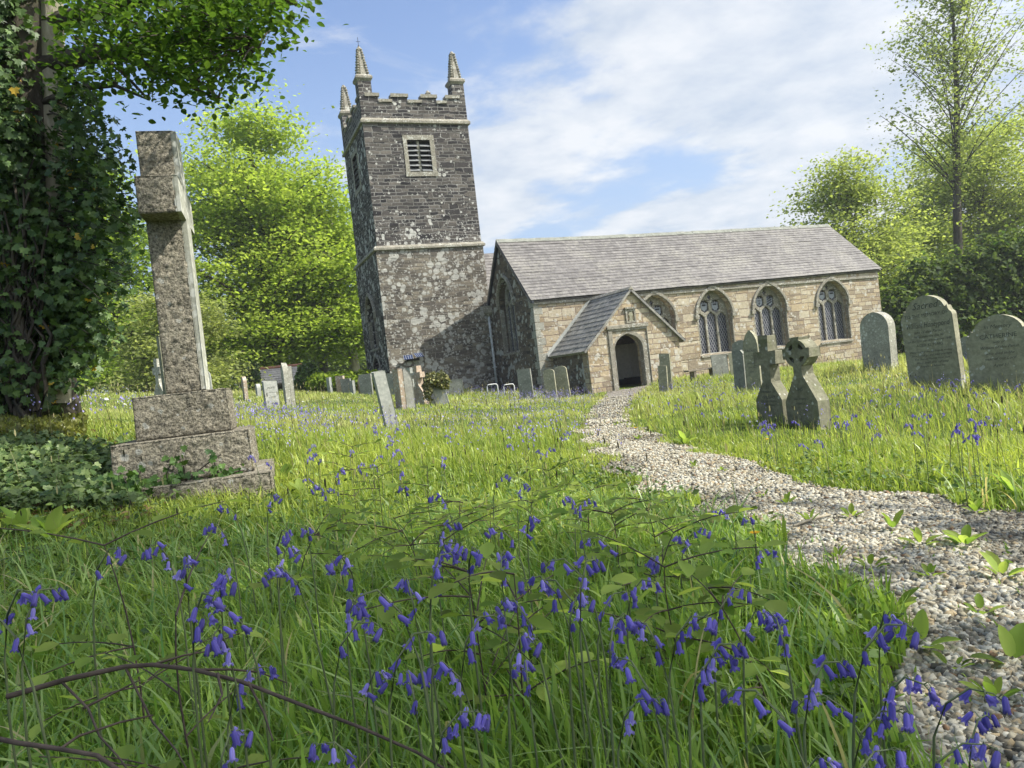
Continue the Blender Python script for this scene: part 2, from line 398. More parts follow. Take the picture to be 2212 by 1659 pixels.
def _tps():
    X = GP[:, :2]; n = len(X); D = np.linalg.norm(X[:, None]-X[None], axis=2)
    K = np.where(D > 0, D*D*np.log(D+1e-9), 0)+np.eye(n)*.6
    Pm = np.c_[np.ones(n), X]; A = np.r_[np.c_[K, Pm], np.c_[Pm.T, np.zeros((3, 3))]]
    return np.linalg.solve(A, np.r_[GP[:, 2], 0, 0, 0])
TW = _tps()
def ground_h(x, y):
    x = np.atleast_1d(np.asarray(x, float)); y = np.atleast_1d(np.asarray(y, float))
    r = np.hypot(x-10, y-14); s = np.minimum(1, 42/np.maximum(r, 1e-6))   # beyond 42 m the land runs on at the height of its rim
    xx, yy = 10+(x-10)*s, 14+(y-14)*s
    out = np.zeros(len(x))
    for k in range(0, len(x), 20000):
        q = np.c_[xx[k:k+20000], yy[k:k+20000]]
        D = np.linalg.norm(q[:, None]-GP[None, :, :2], axis=2)
        out[k:k+20000] = (D*D*np.log(D+1e-9)) @ TW[:-3]+TW[-3]+q @ TW[-2:]
    out = np.clip(out, -1.7, 2.6)
    out += .035*np.sin(x*1.7+.4*y)*np.cos(y*1.3-.5*x)*np.clip((np.hypot(x, y)-3)/6, 0, 1)
    return out
def gz(x, y): return float(ground_h(x, y)[0])
PATH_L = [(11.75, 26.46), (11.63, 22.4), (9.3, 17.6), (6.94, 13.73), (4.55, 9.07), (3.45, 6.73), (2.7, 4.6), (2.32, 3.25), (2.1, 2.55), (1.73, 1.93), (1.5, 1.49), (1.32, 1.2), (1.15, .95), (.85, .3), (.7, -.6), (.6, -3.5)]
PATH_R = [(17.2, 26.46), (13.2, 22.4), (10.0, 17.1), (7.5, 13.05), (5.35, 9.2), (4.75, 7.2), (4.1, 5.24), (3.6, 4.1), (3.4, 3.5), (3.3, 3.0), (3.27, 2.6), (3.22, 2.3), (3.1, 1.8), (2.9, 1.1), (2.7, 0), (2.6, -3.5)]
PATH_L[0] = (14.6, 26.46); PATH_L[1] = (12.3, 22.9)
PATH_R[0] = (16.6, 26.46); PATH_R[1] = (13.9, 22.9)
def inside(poly, x, y):
    r = np.zeros(len(x), bool); n = len(poly)
    for i in range(n):
        (x0, y0), (x1, y1) = poly[i], poly[(i+1) % n]
        if y0 == y1: continue
        c = ((y0 > y) != (y1 > y)) & (x < (x1-x0)*(y-y0)/(y1-y0)+x0); r ^= c
    return r
PATH_POLY = PATH_L+PATH_R[::-1]
def on_path(x, y, wob=.12):
    x = np.asarray(x, float); y = np.asarray(y, float)
    xx = x+wob*(np.sin(x*3.1+y*4.3)+.6*np.sin(y*7.7-x*5.1)); yy = y+wob*(np.cos(x*3.7-y*2.9)+.6*np.sin(x*8.3))
    return inside(PATH_POLY, xx, yy)
def in_building(x, y):
    b = (x > 13.1) & (x < 33.4) & (y > 29.7) & (y < 41) | (x > 7.7) & (x < 13.3) & (y > 34.9) & (y < 40.6) | (x > 13.75) & (x < 18.3) & (y > 26.4) & (y < 30)
    return b

def grid_axis(n, near, far):
    t = np.linspace(-1, 1, n); k = 6.2
    return np.sinh(t*k)/math.sinh(k)*far
gx = grid_axis(340, .1, 900)+1.0; gy = grid_axis(340, .1, 900)+4.0
GXX, GYY = np.meshgrid(gx, gy); gh = ground_h(GXX.ravel(), GYY.ravel())
onp = inside([(a-.12, b) for a, b in PATH_L]+[(a+.12, b) for a, b in PATH_R[::-1]], GXX.ravel(), GYY.ravel())
gh = gh-np.where(onp, .05, 0)
nn = 340; idx = np.arange(nn*nn).reshape(nn, nn)
q = np.stack([idx[:-1, :-1], idx[:-1, 1:], idx[1:, 1:], idx[1:, :-1]], -1).reshape(-1, 4)
mt, n = new_mat('meadow_soil'); co = obj_co(n)
g1 = n.noise(co, 1.1, 5, .6); g2 = n.noise(co, 18, 5, .7); g3 = n.noise(co, .28, 3)
c = n.ramp(g2, [(.25, (.030, .040, .012)), (.55, (.075, .115, .022)), (.8, (.14, .17, .045))])
c = n.mix(n.math('MULTIPLY', n.smooth(g1, .52, .70), .7), c, (.11, .105, .035))
c = n.mix(n.math('MULTIPLY', n.smooth(g3, .5, .65), .5), c, (.10, .155, .03))
finish(n, c, .95, g2, 1.0, .05, .1)
tag(tri_mesh('ground', np.c_[GXX.ravel(), GYY.ravel(), gh], np.r_[q[:, [0, 1, 2]], q[:, [0, 2, 3]]], mt, smooth=True), 'grassy churchyard ground rising gently to the left of the path', 'ground', kind='structure')

# the gravel path, one sheet just above its bed
def resample(L, n):
    L = np.array(L); s = np.r_[0, np.cumsum(np.linalg.norm(np.diff(L, axis=0), axis=1))]; t = np.linspace(0, s[-1], n)
    return np.c_[np.interp(t, s, L[:, 0]), np.interp(t, s, L[:, 1])]
def smooth_line(L):
    L = np.array(L, float)
    for _ in range(2):
        Q = [L[0]]
        for a, b in zip(L[:-1], L[1:]): Q += [a*.75+b*.25, a*.25+b*.75]
        L = np.array(Q+[L[-1]])
    return L
PATH_L = [tuple(p) for p in smooth_line(PATH_L)]; PATH_R = [tuple(p) for p in smooth_line(PATH_R)]; PATH_POLY = PATH_L+PATH_R[::-1]
a = resample(PATH_L, 260); b = resample(PATH_R, 260); NC = 26
a = a+np.random.default_rng(3).normal(0, .035, a.shape); b = b+np.random.default_rng(4).normal(0, .035, b.shape)
t = np.linspace(-.02, 1.02, NC)[None, :, None]
pv = (a[:, None]*(1-t)+b[:, None]*t).reshape(-1, 2)
pz = ground_h(pv[:, 0], pv[:, 1])-.012+.012*np.sin(pv[:, 0]*9)*np.cos(pv[:, 1]*8)
i2 = np.arange(260*NC).reshape(260, NC); q = np.stack([i2[:-1, :-1], i2[:-1, 1:], i2[1:, 1:], i2[1:, :-1]], -1).reshape(-1, 4)
mt, n = new_mat('gravel_bed'); co = obj_co(n)
vo = n.n('ShaderNodeTexVoronoi', {'Vector': co, 'Scale': 34.0}); vc = n.n('ShaderNodeRGBToBW', {0: vo.outputs['Color']}).outputs[0]
c = n.ramp(vc, [(.15, (.16, .14, .115)), (.45, (.36, .33, .28)), (.7, (.52, .48, .42)), (.9, (.62, .59, .54))])
c = n.mix(n.math('MULTIPLY', n.smooth(vo.outputs['Distance'], .25, .6), .75), c, (.07, .06, .045))
dirt = n.smooth(n.noise(co, 1.3, 5, .65), .52, .68)
c = n.mix(n.math('MULTIPLY', dirt, .45), c, (.16, .13, .085))
finish(n, c, .9, n.math('MULTIPLY', vo.outputs['Distance'], -1.0), 1.0, .03, .2)
tag(tri_mesh('path', np.c_[pv, pz], np.r_[q[:, [0, 1, 2]], q[:, [0, 2, 3]]], mt, smooth=True), 'pale gravel path curving to the church porch', 'path', kind='structure')

# ------------------------------------------------------------------ church
X, Y, Z = (1, 0, 0), (0, 1, 0), (0, 0, 1); NX, NY = (-1, 0, 0), (0, -1, 0)
AX0, AX1, AY0, AY1, AYR, ZE, ZN, ZR = 13.207, 33.269, 29.776, 35.013, 32.873, 3.06, 3.57, 6.255
TX0, TX1, TY0, TY1 = 7.943, 13.187, 35.127, 40.334
church = thing('church', 'stone parish church with a dark pinnacled west tower and a long slate roof', 'church', (AX0, AY0, -1.2))
SP = lambda x: ZE+(x-AX0)*.012      # the eaves creep up a little towards the east end

def window(name, u0, u1, zsill, zspr, zap, plane, o_of, u, nrm, parent, label=None, lights=3, shields=True, emblem=0, recess=.30):
    """stone traceried window filling a hole of the wall; o_of(depth) is the plane origin at that depth behind the wall face"""
    wn = MB()
    W = u1-u0; jw = .09; mw = .115; lw = (W-2*jw-(lights-1)*mw)/lights; holes = []
    for k in range(lights):
        a = u0+jw+k*(lw+mw); b = a+lw; c = (a+b)/2
        top = zspr+(.10 if k in (0, lights-1) else .16) if lights > 2 else zspr+.2
        holes.append([(a, zsill+.04), (b, zsill+.04), (b, top-.30), (b-.03*lw, top-.20), (c+lw*.18, top-.08), (c, top), (c-lw*.18, top-.08), (a+.03*lw, top-.20), (a, top-.30)])
    um = (u0+u1)/2; H = zap-zspr
    if lights > 2:
        for sgn in (-1, 1):
            c = um+sgn*(lw+mw)*.5; hw = lw*.43; top = zspr+H*.56
            holes.append([(c-hw, zspr+.22), (c, zspr+.10), (c+hw, zspr+.22), (c+hw, top-.08), (c+hw*.45, top), (c-hw*.45, top), (c-hw, top-.08)])
        holes.append([(um, zspr+H*.58), (um+.11, zspr+H*.70), (um, zspr+H*.82), (um-.11, zspr+H*.70)])
    out = [(u0-.03, zsill-.02)]+arch(u0-.03, u1+.03, zspr, zap+.03)+[(u1+.03, zsill-.02)]
    wn.plate(out, holes, o_of(recess), u, Z, nrm, .13)
    root = wn.build(name, M['trim'], parent, bevel=.018)
    if label: root['label'] = label
    MB().plate(out, [], o_of(recess+.09), u, Z, nrm, .02).build('glass', M['glass'], root)
    # hood mould with square stops
    g = .15; A = arch(u0-g, u1+g, zspr-.02, zap+.17); B = arch(u0-.012, u1+.012, zspr-.02, zap+.012)
    hm = MB().plate(A+B[::-1], [], o_of(-.085), u, Z, nrm, .12)
    for uu in (u0-g/2-.01, u1+g/2+.01):
        hm.plate([(uu-.10, zspr-.17), (uu+.10, zspr-.17), (uu+.10, zspr-.023), (uu-.10, zspr-.023)], [], o_of(-.115), u, Z, nrm, .145)
    hm.build('hood_mould', M['trim'], root, bevel=.02)
    for s_, uu in ((1, u0), (-1, u1)):
        jb = MB(); jb.plate([(uu-s_*.055, zsill+.02), (uu+s_*.012, zsill+.02), (uu+s_*.012, zspr-.175), (uu-s_*.055, zspr-.175)], [], o_of(-.006), u, Z, nrm, .2)
        jb.build('jamb', M['trim'], root, bevel=.01)
    sl_ = MB(); o = np.array(o_of(0)); uv, nv = np.array(u), np.array(nrm)
    pts = []
    for uu in (u0-.06, u1+.06):
        base = o+uv*uu
        pts += [base-nv*.28+np.array(Z)*(zsill+.035), base+nv*.06+np.array(Z)*(zsill-.06), base+nv*.06+np.array(Z)*(zsill-.15), base-nv*.28+np.array(Z)*(zsill-.15)]
    sl_.add(pts, [[0, 1, 2, 3], [7, 6, 5, 4], [0, 4, 5, 1], [1, 5, 6, 2], [2, 6, 7, 3], [3, 7, 4, 0]]).build('sill', M['trim'], root)
    if shields:
        for sgn in (-1, 1):
            sh = MB(); em = MB()
            c = um+sgn*(lw+mw)*.5; hw = lw*.33; z0 = zspr+.18
            sh.plate([(c-hw, z0+.38), (c-hw, z0+.12), (c, z0), (c+hw, z0+.12), (c+hw, z0+.38)], [], o_of(recess+.055), u, Z, nrm, .03)
            if emblem == 1 and sgn > 0:
                for q_ in (-.08, .03, .14): em.plate([(c-hw*.8, z0+.20+q_), (c-hw*.8, z0+.13+q_), (c+hw*.8, z0+.24+q_), (c+hw*.8, z0+.31+q_)], [], o_of(recess+.045), u, Z, nrm, .012)
            elif emblem == 1:
                for cx_, cz_, r_ in ((-.05, .28, .035), (.05, .28, .035), (0, .14, .05)):
                    ring = [(c+cx_+r_*math.cos(t_), z0+cz_+r_*math.sin(t_)) for t_ in np.linspace(0, 2*math.pi, 11)[:-1]]
                    em.plate(ring, [[(c+cx_+(a_-c-cx_)*.45, z0+cz_+(b_-z0-cz_)*.45) for a_, b_ in ring[::-1]]], o_of(recess+.045), u, Z, nrm, .012)
            else:
                em.plate([(c-hw*.62, z0+.34), (c-hw*.62, z0+.26), (c+hw*.62, z0+.26), (c+hw*.62, z0+.34)], [], o_of(recess+.045), u, Z, nrm, .012)
            sh.build('heraldic_shield', M['shield'], root); em.build('shield_emblem', M['slate_dark'], root)
    return root

def w_hole(u0, u1, zs, zp, za): return [(u0, zs)]+arch(u0, u1, zp, za)+[(u1, zs)]
WINS = [(18.35, 20.33, -.10, 1.70, 2.86), (21.62, 23.58, -.18, 1.70, 2.92), (24.93, 26.90, -.20, 1.70, 2.92), (28.96, 30.98, -.22, 1.74, 2.90)]
# south wall of the aisle
south = MB().plate([(AX0+.003, -1.9), (AX1-.003, -1.9), (AX1-.003, SP(AX1)+.1), (AX0+.003, SP(AX0)+.1)], [w_hole(*q_) for q_ in WINS], (0, AY0, 0), X, Z, NY, .55).build('aisle_wall', M['ashlar'], church)
south['label'] = 'sunlit wall of pale squared blocks under the long eaves'
NAMES = ['window half hidden behind the porch roof', 'window just right of the porch with plain shields', 'window with a striped shield and a ringed shield', 'window nearest the far corner of the long wall']
for q_, lab, em_ in zip(WINS, NAMES, (0, 0, 1, 0)):
    window('traceried_window', *q_, None, lambda d: (0, AY0+d, 0), X, NY, church, lab, emblem=em_)
MB().box(AX0+.02, AX1-.02, AY0-.065, AY0-.002, 2.80, 2.93).build('eaves_cornice', M['trim'], church, bevel=.02)
# west gable of the aisle
GW = (31.92, 33.72, 1.0, 3.25, 4.52)
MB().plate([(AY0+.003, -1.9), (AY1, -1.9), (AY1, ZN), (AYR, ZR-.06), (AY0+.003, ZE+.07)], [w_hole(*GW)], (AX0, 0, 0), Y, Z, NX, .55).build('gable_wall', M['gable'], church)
window('gable_window', *GW, None, lambda d: (AX0+d, 0, 0), Y, NX, church, 'tall shaded window in the gable beside the tower', shields=False)
qn = MB()
for i in range(13):
    z0 = -1.3+i*.335; l1, l2 = (.42, .26) if i % 2 else (.24, .46)
    qn.box(AX0-.012, AX0+l1, AY0-.010, AY0+l2, z0, z0+.315)
qn.build('quoin_stones', M['slab_granite'], church, bevel=.012)
MB().plate([(AY0+.003, -1.9), (AY1, -1.9), (AY1, ZN), (AYR, ZR-.06), (AY0+.003, SP(AX1)+.07)], [], (AX1, 0, 0), Y, Z, X, .5).build('gable_wall', M['gable'], church)
MB().box(AX0+.7, AX1-.7, AY1-.3, AY1-.004, -1.9, ZN-.05).build('arcade_wall', M['gable'], church)

def slates(pa, pb, pc, pd, rows, lift=.009, th=.012, seed=1, sag=0.0):
    """courses of slate as steps between eaves pa-pb and ridge pd-pc"""
    pa, pb, pc, pd = map(np.array, (pa, pb, pc, pd)); nr = np.cross(pb-pa, pd-pa); nr = nr/np.linalg.norm(nr)
    if nr[2] < 0: nr = -nr
    b = MB(); rg = np.random.default_rng(seed)
    for i in range(rows):
        t0, t1 = i/rows, (i+1)/rows+.12/rows
        K = 28; lo = []; hi = []
        for k in range(K+1):
            s_ = k/K; j = rg.normal(0, .005); dz_ = np.array([0, 0, -sag*math.sin(math.pi*s_)-sag*.35*math.sin(5.3*s_+1)])
            lo.append(pa+(pb-pa)*s_+((pd+(pc-pd)*s_)-(pa+(pb-pa)*s_))*(t0+rg.normal(0, .0012))+nr*(lift+j+.012)+dz_*t0)
            hi.append(pa+(pb-pa)*s_+((pd+(pc-pd)*s_)-(pa+(pb-pa)*s_))*min(t1, 1)+nr*.002+dz_*min(t1, 1))
        vs_ = lo+hi+[p-nr*(lift+.02) for p in lo]; fs_ = []
        for k in range(K): fs_ += [[k, k+1, K+2+k, K+1+k], [2*K+2+k, 2*K+3+k, k+1, k]]
        b.add(vs_, fs_)
    # solid body below
    q_ = [pa, pb, pc, pd]; b.add([p-nr*(.004+sag*1.2) for p in q_]+[p-nr*(.09+sag*1.2) for p in q_], [[0, 1, 2, 3], [7, 6, 5, 4], [0, 4, 5, 1], [1, 5, 6, 2], [2, 6, 7, 3], [3, 7, 4, 0]])
    return b
xo0, xo1 = AX0-.14, AX1+.14
roof = slates((xo0, AY0-.17, ZE-.06), (xo1, AY0-.17, SP(AX1)-.06), (xo1, AYR, ZR+.02), (xo0, AYR, ZR), 21, sag=.06).build('aisle_roof', M['roof'], church)
rt = MB()
xk = xo0
while xk < xo1-.1:
    x2 = min(xk+.5, xo1); zz_ = ZR+.02*(xk-xo0)/20+random.uniform(-.008, .012)-.06*math.sin(math.pi*(xk-xo0)/(xo1-xo0))-.021*math.sin(5.3*(xk-xo0)/(xo1-xo0)+1)
    rt.add([(xk+.006, AYR-.16, zz_-.11), (x2, AYR-.16, zz_-.11), (x2, AYR, zz_+.075), (xk+.006, AYR, zz_+.075), (xk+.006, AYR+.16, zz_-.11), (x2, AYR+.16, zz_-.11)], [[0, 1, 2, 3], [3, 2, 5, 4], [0, 3, 4], [1, 5, 2]]); xk = x2
rt.build('ridge_tiles', M['slab_grey'], roof)
slates((xo1, AY1+.05, ZN), (xo0, AY1+.05, ZN), (xo0, AYR+.02, ZR-.004), (xo1, AYR+.02, ZR+.016), 14).build('aisle_roof', M['roof'], church)
vb = MB()   # dark verge under the slates of the gable
vb.plate([(AY0-.17, ZE-.20), (AY0-.17, ZE-.075), (AYR, ZR-.02), (AY1+.05, ZN-.02), (AY1+.05, ZN-.2), (AYR, ZR-.2)], [], (xo0+.03, 0, 0), Y, Z, NX, .10)
vb.build('verge_board', M['slate_dark'], church)
# nave behind, only a sliver of its slope shows between aisle and tower
MB().plate([(35.02, -1.9), (40.35, -1.9), (40.35, 3.5), (37.68, 6.42), (35.02, 3.6)], [], (13.25, 0, 0), Y, Z, NX, .5).build('nave_wall', M['gable'], church)
slates((13.19, 34.98, 3.62), (32.5, 34.98, 3.62), (32.5, 37.68, 6.5), (13.19, 37.68, 6.5), 16, seed=5).build('nave_roof', M['roof'], church)
slates((32.5, 40.4, 3.5), (13.19, 40.4, 3.5), (13.19, 37.70, 6.49), (32.5, 37.70, 6.49), 12, seed=6).build('nave_roof', M['roof'], church)
MB().plate([(35.02, -1.9), (40.35, -1.9), (40.35, 3.5), (37.68, 6.42), (35.02, 3.6)], [], (32.4, 0, 0), Y, Z, X, .5).build('nave_wall', M['gable'], church)
MB().box(13.8, 31.8, 39.9, 40.36, -1.9, 3.5).build('nave_wall', M['gable'], church)

# tower: lower stage, upper stage, string courses, parapet
g = .11; ZL, ZU = 6.5, 12.50
TWW = (36.75, 38.75, 2.05, 3.6, 4.66); TWD = (37.1, 38.6, -1.2, .95, 1.6)
MB().plate([(TY0-g, -1.9), (TY1+g, -1.9), (TY1+g, ZL), (TY0-g, ZL)], [w_hole(*TWW), w_hole(*TWD)], (TX0-g, 0, 0), Y, Z, NX, .6).build('tower_base', M['tower_west_shaded'], church)
MB().box(TX0-g+.003, TX1+.02, TY0-g-.003, TY0+.5, -1.9, ZL-.003).box(TX0-g+.6, TX1+.02, TY0+.5, TY1+g, -1.9, ZL-.003).build('tower_base', M['tower_low'], church)
window('tower_window', *TWW, None, lambda d: (TX0-g+d, 0, 0), Y, NX, church, 'tall shaded window low on the west face of the tower', shields=False)
dr = MB().plate([(TWD[0]-.02, -1.6)]+arch(TWD[0]-.02, TWD[1]+.02, TWD[3], TWD[4]+.02)+[(TWD[1]+.02, -1.6)], [], (TX0-g+.42, 0, 0), Y, Z, NX, .06).build('tower_door', M['oak'], church)
A = arch(TWD[0]-.16, TWD[1]+.16, TWD[3], TWD[4]+.18); B = arch(TWD[0], TWD[1], TWD[3], TWD[4])
MB().plate([(TWD[0]-.16, -1.2)]+A+[(TWD[1]+.16, -1.2), (TWD[1], -1.2)]+B[::-1]+[(TWD[0], -1.2)], [], (TX0-g-.03, 0, 0), Y, Z, NX, .10).build('door_surround', M['trim'], dr, bevel=.02)
BW = (9.98, 11.11, 10.16, 11.70); BWW = (37.17, 38.42, 10.1, 11.76)
rect = lambda a, b, c, d: [(a, c), (b, c), (b, d), (a, d)]
MB().plate([(TX0+.003, ZL), (TX1, ZL), (TX1, ZU+.3), (TX0+.003, ZU+.3)], [rect(*BW)], (0, TY0, 0), X, Z, NY, .5).build('tower_wall', M['tower'], church)
MB().plate([(TY0+.003, ZL), (TY1, ZL), (TY1, ZU+.3), (TY0+.003, ZU+.3)], [rect(*BWW)], (TX0, 0, 0), Y, Z, NX, .5).build('tower_wall', M['tower_west_shaded'], church)
MB().box(TX0+.5, TX1-.003, TY0+.5, TY1-.003, ZL+.003, ZU+.297).build('tower_wall', M['tower'], church)
def belfry(u0, u1, z0, z1, o_of, u, nrm, label):
    fr = MB().plate(rect(u0-.20, u1+.22, z0-.005, z1+.24), [rect(u0, u1, z0, z1)], o_of(-.02), u, Z, nrm, .22)
    fr.plate(rect(u0-.22, u1+.24, z0-.22, z0-.008), [], o_of(-.035), u, Z, nrm, .4)
    um = (u0+u1)/2; fr.plate(rect(um-.055, um+.055, z0+.002, z1-.002), [], o_of(.10), u, Z, nrm, .16)
    f = fr.build('belfry_window', M['trim'], church, bevel=.015); f['label'] = label
    MB().plate(rect(u0-.05, u1+.05, z0-.05, z1+.05), [], o_of(.44), u, Z, nrm, .02).build('belfry_shade_sheet', M['dark'], f)  # dark sheet: the unlit belfry's shade is put into its colour
    lo = MB(); uv, nv = np.array(u), np.array(nrm)
    for a_, b_ in ((u0, um-.055), (um+.055, u1)):
        for k in range(6):
            zt = z0+.10+k*(z1-z0-.12)/6+.14; o = np.array(o_of(0)); pts = []
            for uu in (a_+.005, b_-.005):
                bs = o+uv*uu; pts += [bs+nv*.015+np.array(Z)*(zt-.17+random.uniform(-.01, .01)), bs-nv*.25+np.array(Z)*zt]
            lo.add(pts+[p-np.array(Z)*.028 for p in pts], [[0, 2, 3, 1], [4, 5, 7, 6], [0, 4, 6, 2], [1, 3, 7, 5], [0, 1, 5, 4], [2, 6, 7, 3]])
    lo.build('louvre_slates', M['louvre'], f)
belfry(*BW, lambda d: (0, TY0+d, 0), X, NY, 'two-light louvred window high on the sunny tower face')
belfry(*BWW, lambda d: (TX0+d, 0, 0), Y, NX, 'louvred window high on the shaded west tower face')
def string(x0, x1, y0, y1, z0, z1, p, mat, slope=.06):
    b = MB(); o = p
    lo = [(x0-.01, y0-.01), (x1+.01, y0-.01), (x1+.01, y1+.01), (x0-.01, y1+.01)]; hi = [(x0-o, y0-o), (x1+o, y0-o), (x1+o, y1+o), (x0-o, y1+o)]
    vs_ = [(*q_, z0) for q_ in hi]+[(*q_, z0+(z1-z0)*.45) for q_ in hi]+[(*q_, z1) for q_ in lo]+[(*q_, z0-.03) for q_ in lo]
    fs_ = []
    for i in range(4):
        j = (i+1) % 4; fs_ += [[i, j, 4+j, 4+i], [4+i, 4+j, 8+j, 8+i], [12+i, 12+j, j, i]]
    return b.add(vs_, fs_+[[8, 9, 10, 11]])
string(TX0-g, TX1+.02, TY0-g, TY1+g, ZL-.06, ZL+.15, .10, 0).build('string_course', M['trim'], church)
string(TX0, TX1, TY0, TY1, ZU+.0, ZU+.24, .11, 0).build('string_course', M['trim'], church)
def merlons(segs, z0, ze, zm, end):
    L = [(segs[0][0], z0)]
    for a_, b_ in segs: L += [(a_, ze if a_ != segs[0][0] else zm), (a_, zm), (b_, zm), (b_, ze)]
    L = [(segs[0][0], z0), (segs[0][0], zm)]
    for i, (a_, b_) in enumerate(segs):
        if i: L += [(a_, ze), (a_, zm)]
        L += [(b_, zm)]+([(b_, ze)] if i < len(segs)-1 else [])
    return L+[(segs[-1][1], z0)]
SS = [(TX0+.31, 8.83), (9.49, 10.24), (10.97, 11.69), (12.22, TX1-.31)]; SW_ = [(TY0+.31, 36.0), (36.65, 37.4), (38.1, 38.85), (39.5, TY1-.31)]
para = MB(); cop = MB()
for o, u, nrm, sg in (((0, TY0+.004, 0), X, NY, SS), ((0, TY1-.004, 0), X, Y, SS), ((TX0+.004, 0, 0), Y, NX, SW_), ((TX1-.004, 0, 0), Y, X, SW_)):
    para.plate(merlons(sg, ZU+.22, 13.50, 13.76, 0), [], o, u, Z, nrm, .34)
    o2 = np.array(o)+np.array(nrm)*.05
    for a_, b_ in sg: cop.plate(rect(a_-.045, b_+.045, 13.763, 13.90), [], o2, u, Z, nrm, .44)
    for (a_, b_), (c_, d_) in zip(sg[:-1], sg[1:]): cop.plate(rect(b_+.01, c_-.01, 13.503, 13.62), [], o2, u, Z, nrm, .44)
para.build('parapet', M['tower'], church); cop.build('coping_stones', M['trim'], church, bevel=.03)
MB().box(TX0+.35, TX1-.35, TY0+.35, TY1-.35, ZU+.3, ZU+.42).build('tower_roof', M['slate_dark'], church)
for pi, (px_, py_, lab) in enumerate(((TX0+.31, TY0+.31, 'corner pinnacle carrying the thin weathervane rod'), (TX1-.31, TY0+.31, 'tall pinnacle on the right corner of the sunlit face'),
                         (TX0+.31, TY1-.31, 'pinnacle at the far corner of the shaded west face'), (TX1-.31, TY1-.31, 'pinnacle on the hidden rear corner'))):
    top = 16.05 if pi < 3 else 15.9
    pn = MB().box(px_-.315, px_+.315, py_-.315, py_+.315, ZU+.23, 14.50).build('pinnacle', M['tower'], church); pn['label'] = lab
    cl = MB().frustum(px_, py_, 14.47, 14.60, .30, .40); cl.frustum(px_, py_, 14.60, 14.70, .40, .40); cl.frustum(px_, py_, 14.70, 14.80, .40, .31)
    cl.build('pinnacle_collar', M['trim'], pn)
    sp = MB(); hs = top-14.78
    sp.frustum(px_, py_, 14.78, top-.06, .31, .10, 8, R(22.5))
    rg = random.Random(pi)
    for k in range(10):
        t_ = (k+.4)/10; zz_ = 14.80+hs*t_; rr = .31*(1-t_)+.11*t_
        for j in range(4):
            an = R(45+90*j); cx_, cy_ = px_+math.cos(an)*rr, py_+math.sin(an)*rr; s_ = .095-.03*t_+rg.uniform(-.01, .018)
            sp.frustum(cx_, cy_, zz_, zz_+.06, s_*.6, s_, 6, rg.uniform(0, 1)); sp.frustum(cx_, cy_, zz_+.06, zz_+.115, s_, s_*.45, 6, rg.uniform(0, 1))
    sp.frustum(px_, py_, top-.09, top+.05, .10, .13, 8); sp.frustum(px_, py_, top+.05, top+.17, .13, .05, 8)
    sp.build('crocketed_spire', M['slab_green'] if pi == 9 else M['trim'], pn)
    if pi == 0:
        rd = MB().tube([(px_, py_, top), (px_, py_, top+.62)], .012, 5); rd.tube([(px_-.10, py_, top+.42), (px_+.10, py_, top+.42)], .009, 4); rd.box(px_-.03, px_+.03, py_-.03, py_+.03, top+.16, top+.22)
        rd.build('weathervane_rod', M['iron'], pn)

# porch
QX0, QX1, QY, QA, QE = 13.86, 18.14, 26.467, 16.06, .70
DX0, DX1 = 15.04, 16.42
door_hole = [(DX0, -1.75)]+arch(DX0, DX1, .45, 1.06, 9, 80)+[(DX1, -1.75)]
MB().plate([(QX0, -1.8), (DX0, -1.8), (DX0, -1.75), (DX0, .45)]+arch(DX0, DX1, .45, 1.06, 9, 80)[1:-1]+[(DX1, .45), (DX1, -1.75), (DX1, -1.8), (QX1, -1.8), (QX1, QE-.02), (QA, 2.74), (QX0, QE-.02)], [], (0, QY, 0), X, Z, NY, .5).build('porch_front', M['ashlar'], church)
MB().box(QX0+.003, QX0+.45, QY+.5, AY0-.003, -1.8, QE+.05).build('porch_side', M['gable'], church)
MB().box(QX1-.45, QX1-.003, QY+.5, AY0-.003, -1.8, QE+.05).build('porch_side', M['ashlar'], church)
MB().box(QX0+.45, QX0+.47, QY+.5, AY0-.02, -1.7, QE+.02).box(QX1-.47, QX1-.45, QY+.5, AY0-.02, -1.7, QE+.02).plate([(QX0+.47, -1.7), (QX1-.47, -1.7), (QX1-.47, QE+.02), (QA, 2.45), (QX0+.47, QE+.02)], [], (0, AY0-.03, 0), X, Z, NY, .025).build('porch_plaster', M['plaster'], church)
MB().box(QX0+.47, QX1-.47, QY+.02, AY0-.03, -1.6, -1.28).build('porch_floor', M['slab_grey'], church)
pr_l = slates((QX0-.22, AY0-.01, QE-.20), (QX0-.22, QY-.13, QE-.20), (QA, QY-.13, 2.87), (QA, AY0-.01, 2.87), 12, seed=8).build('porch_roof', M['roof_porch'], church)
pr_r = slates((QX1+.26, QY-.13, QE-.16), (QX1+.26, AY0-.01, QE-.16), (QA, AY0-.01, 2.865), (QA, QY-.13, 2.865), 12, seed=9).build('porch_roof', M['roof_porch'], church)
MB().add([(QA-.13, QY-.14, 2.80), (QA-.13, AY0-.02, 2.80), (QA, AY0-.02, 2.93), (QA, QY-.14, 2.93), (QA+.13, QY-.14, 2.80), (QA+.13, AY0-.02, 2.80)], [[0, 1, 2, 3], [3, 2, 5, 4], [0, 3, 4], [1, 5, 2]]).build('ridge_tiles', M['trim'], pr_l)
# mortar fillet where the porch roof meets the wall
MB().add([(QX0-.26, AY0-.10, QE-.20), (QX0-.26, AY0-.006, QE-.04), (QA, AY0-.006, 3.0), (QA, AY0-.10, 2.91)], [[0, 1, 2, 3]]).add([(QX0-.30, AY0-.10, QE-.24), (QX0-.26, AY0-.10, QE-.20), (QA, AY0-.10, 2.91), (QA, AY0-.10, 2.84)], [[0, 1, 2, 3]]).build('mortar_fillet', M['slab_pale'], church)
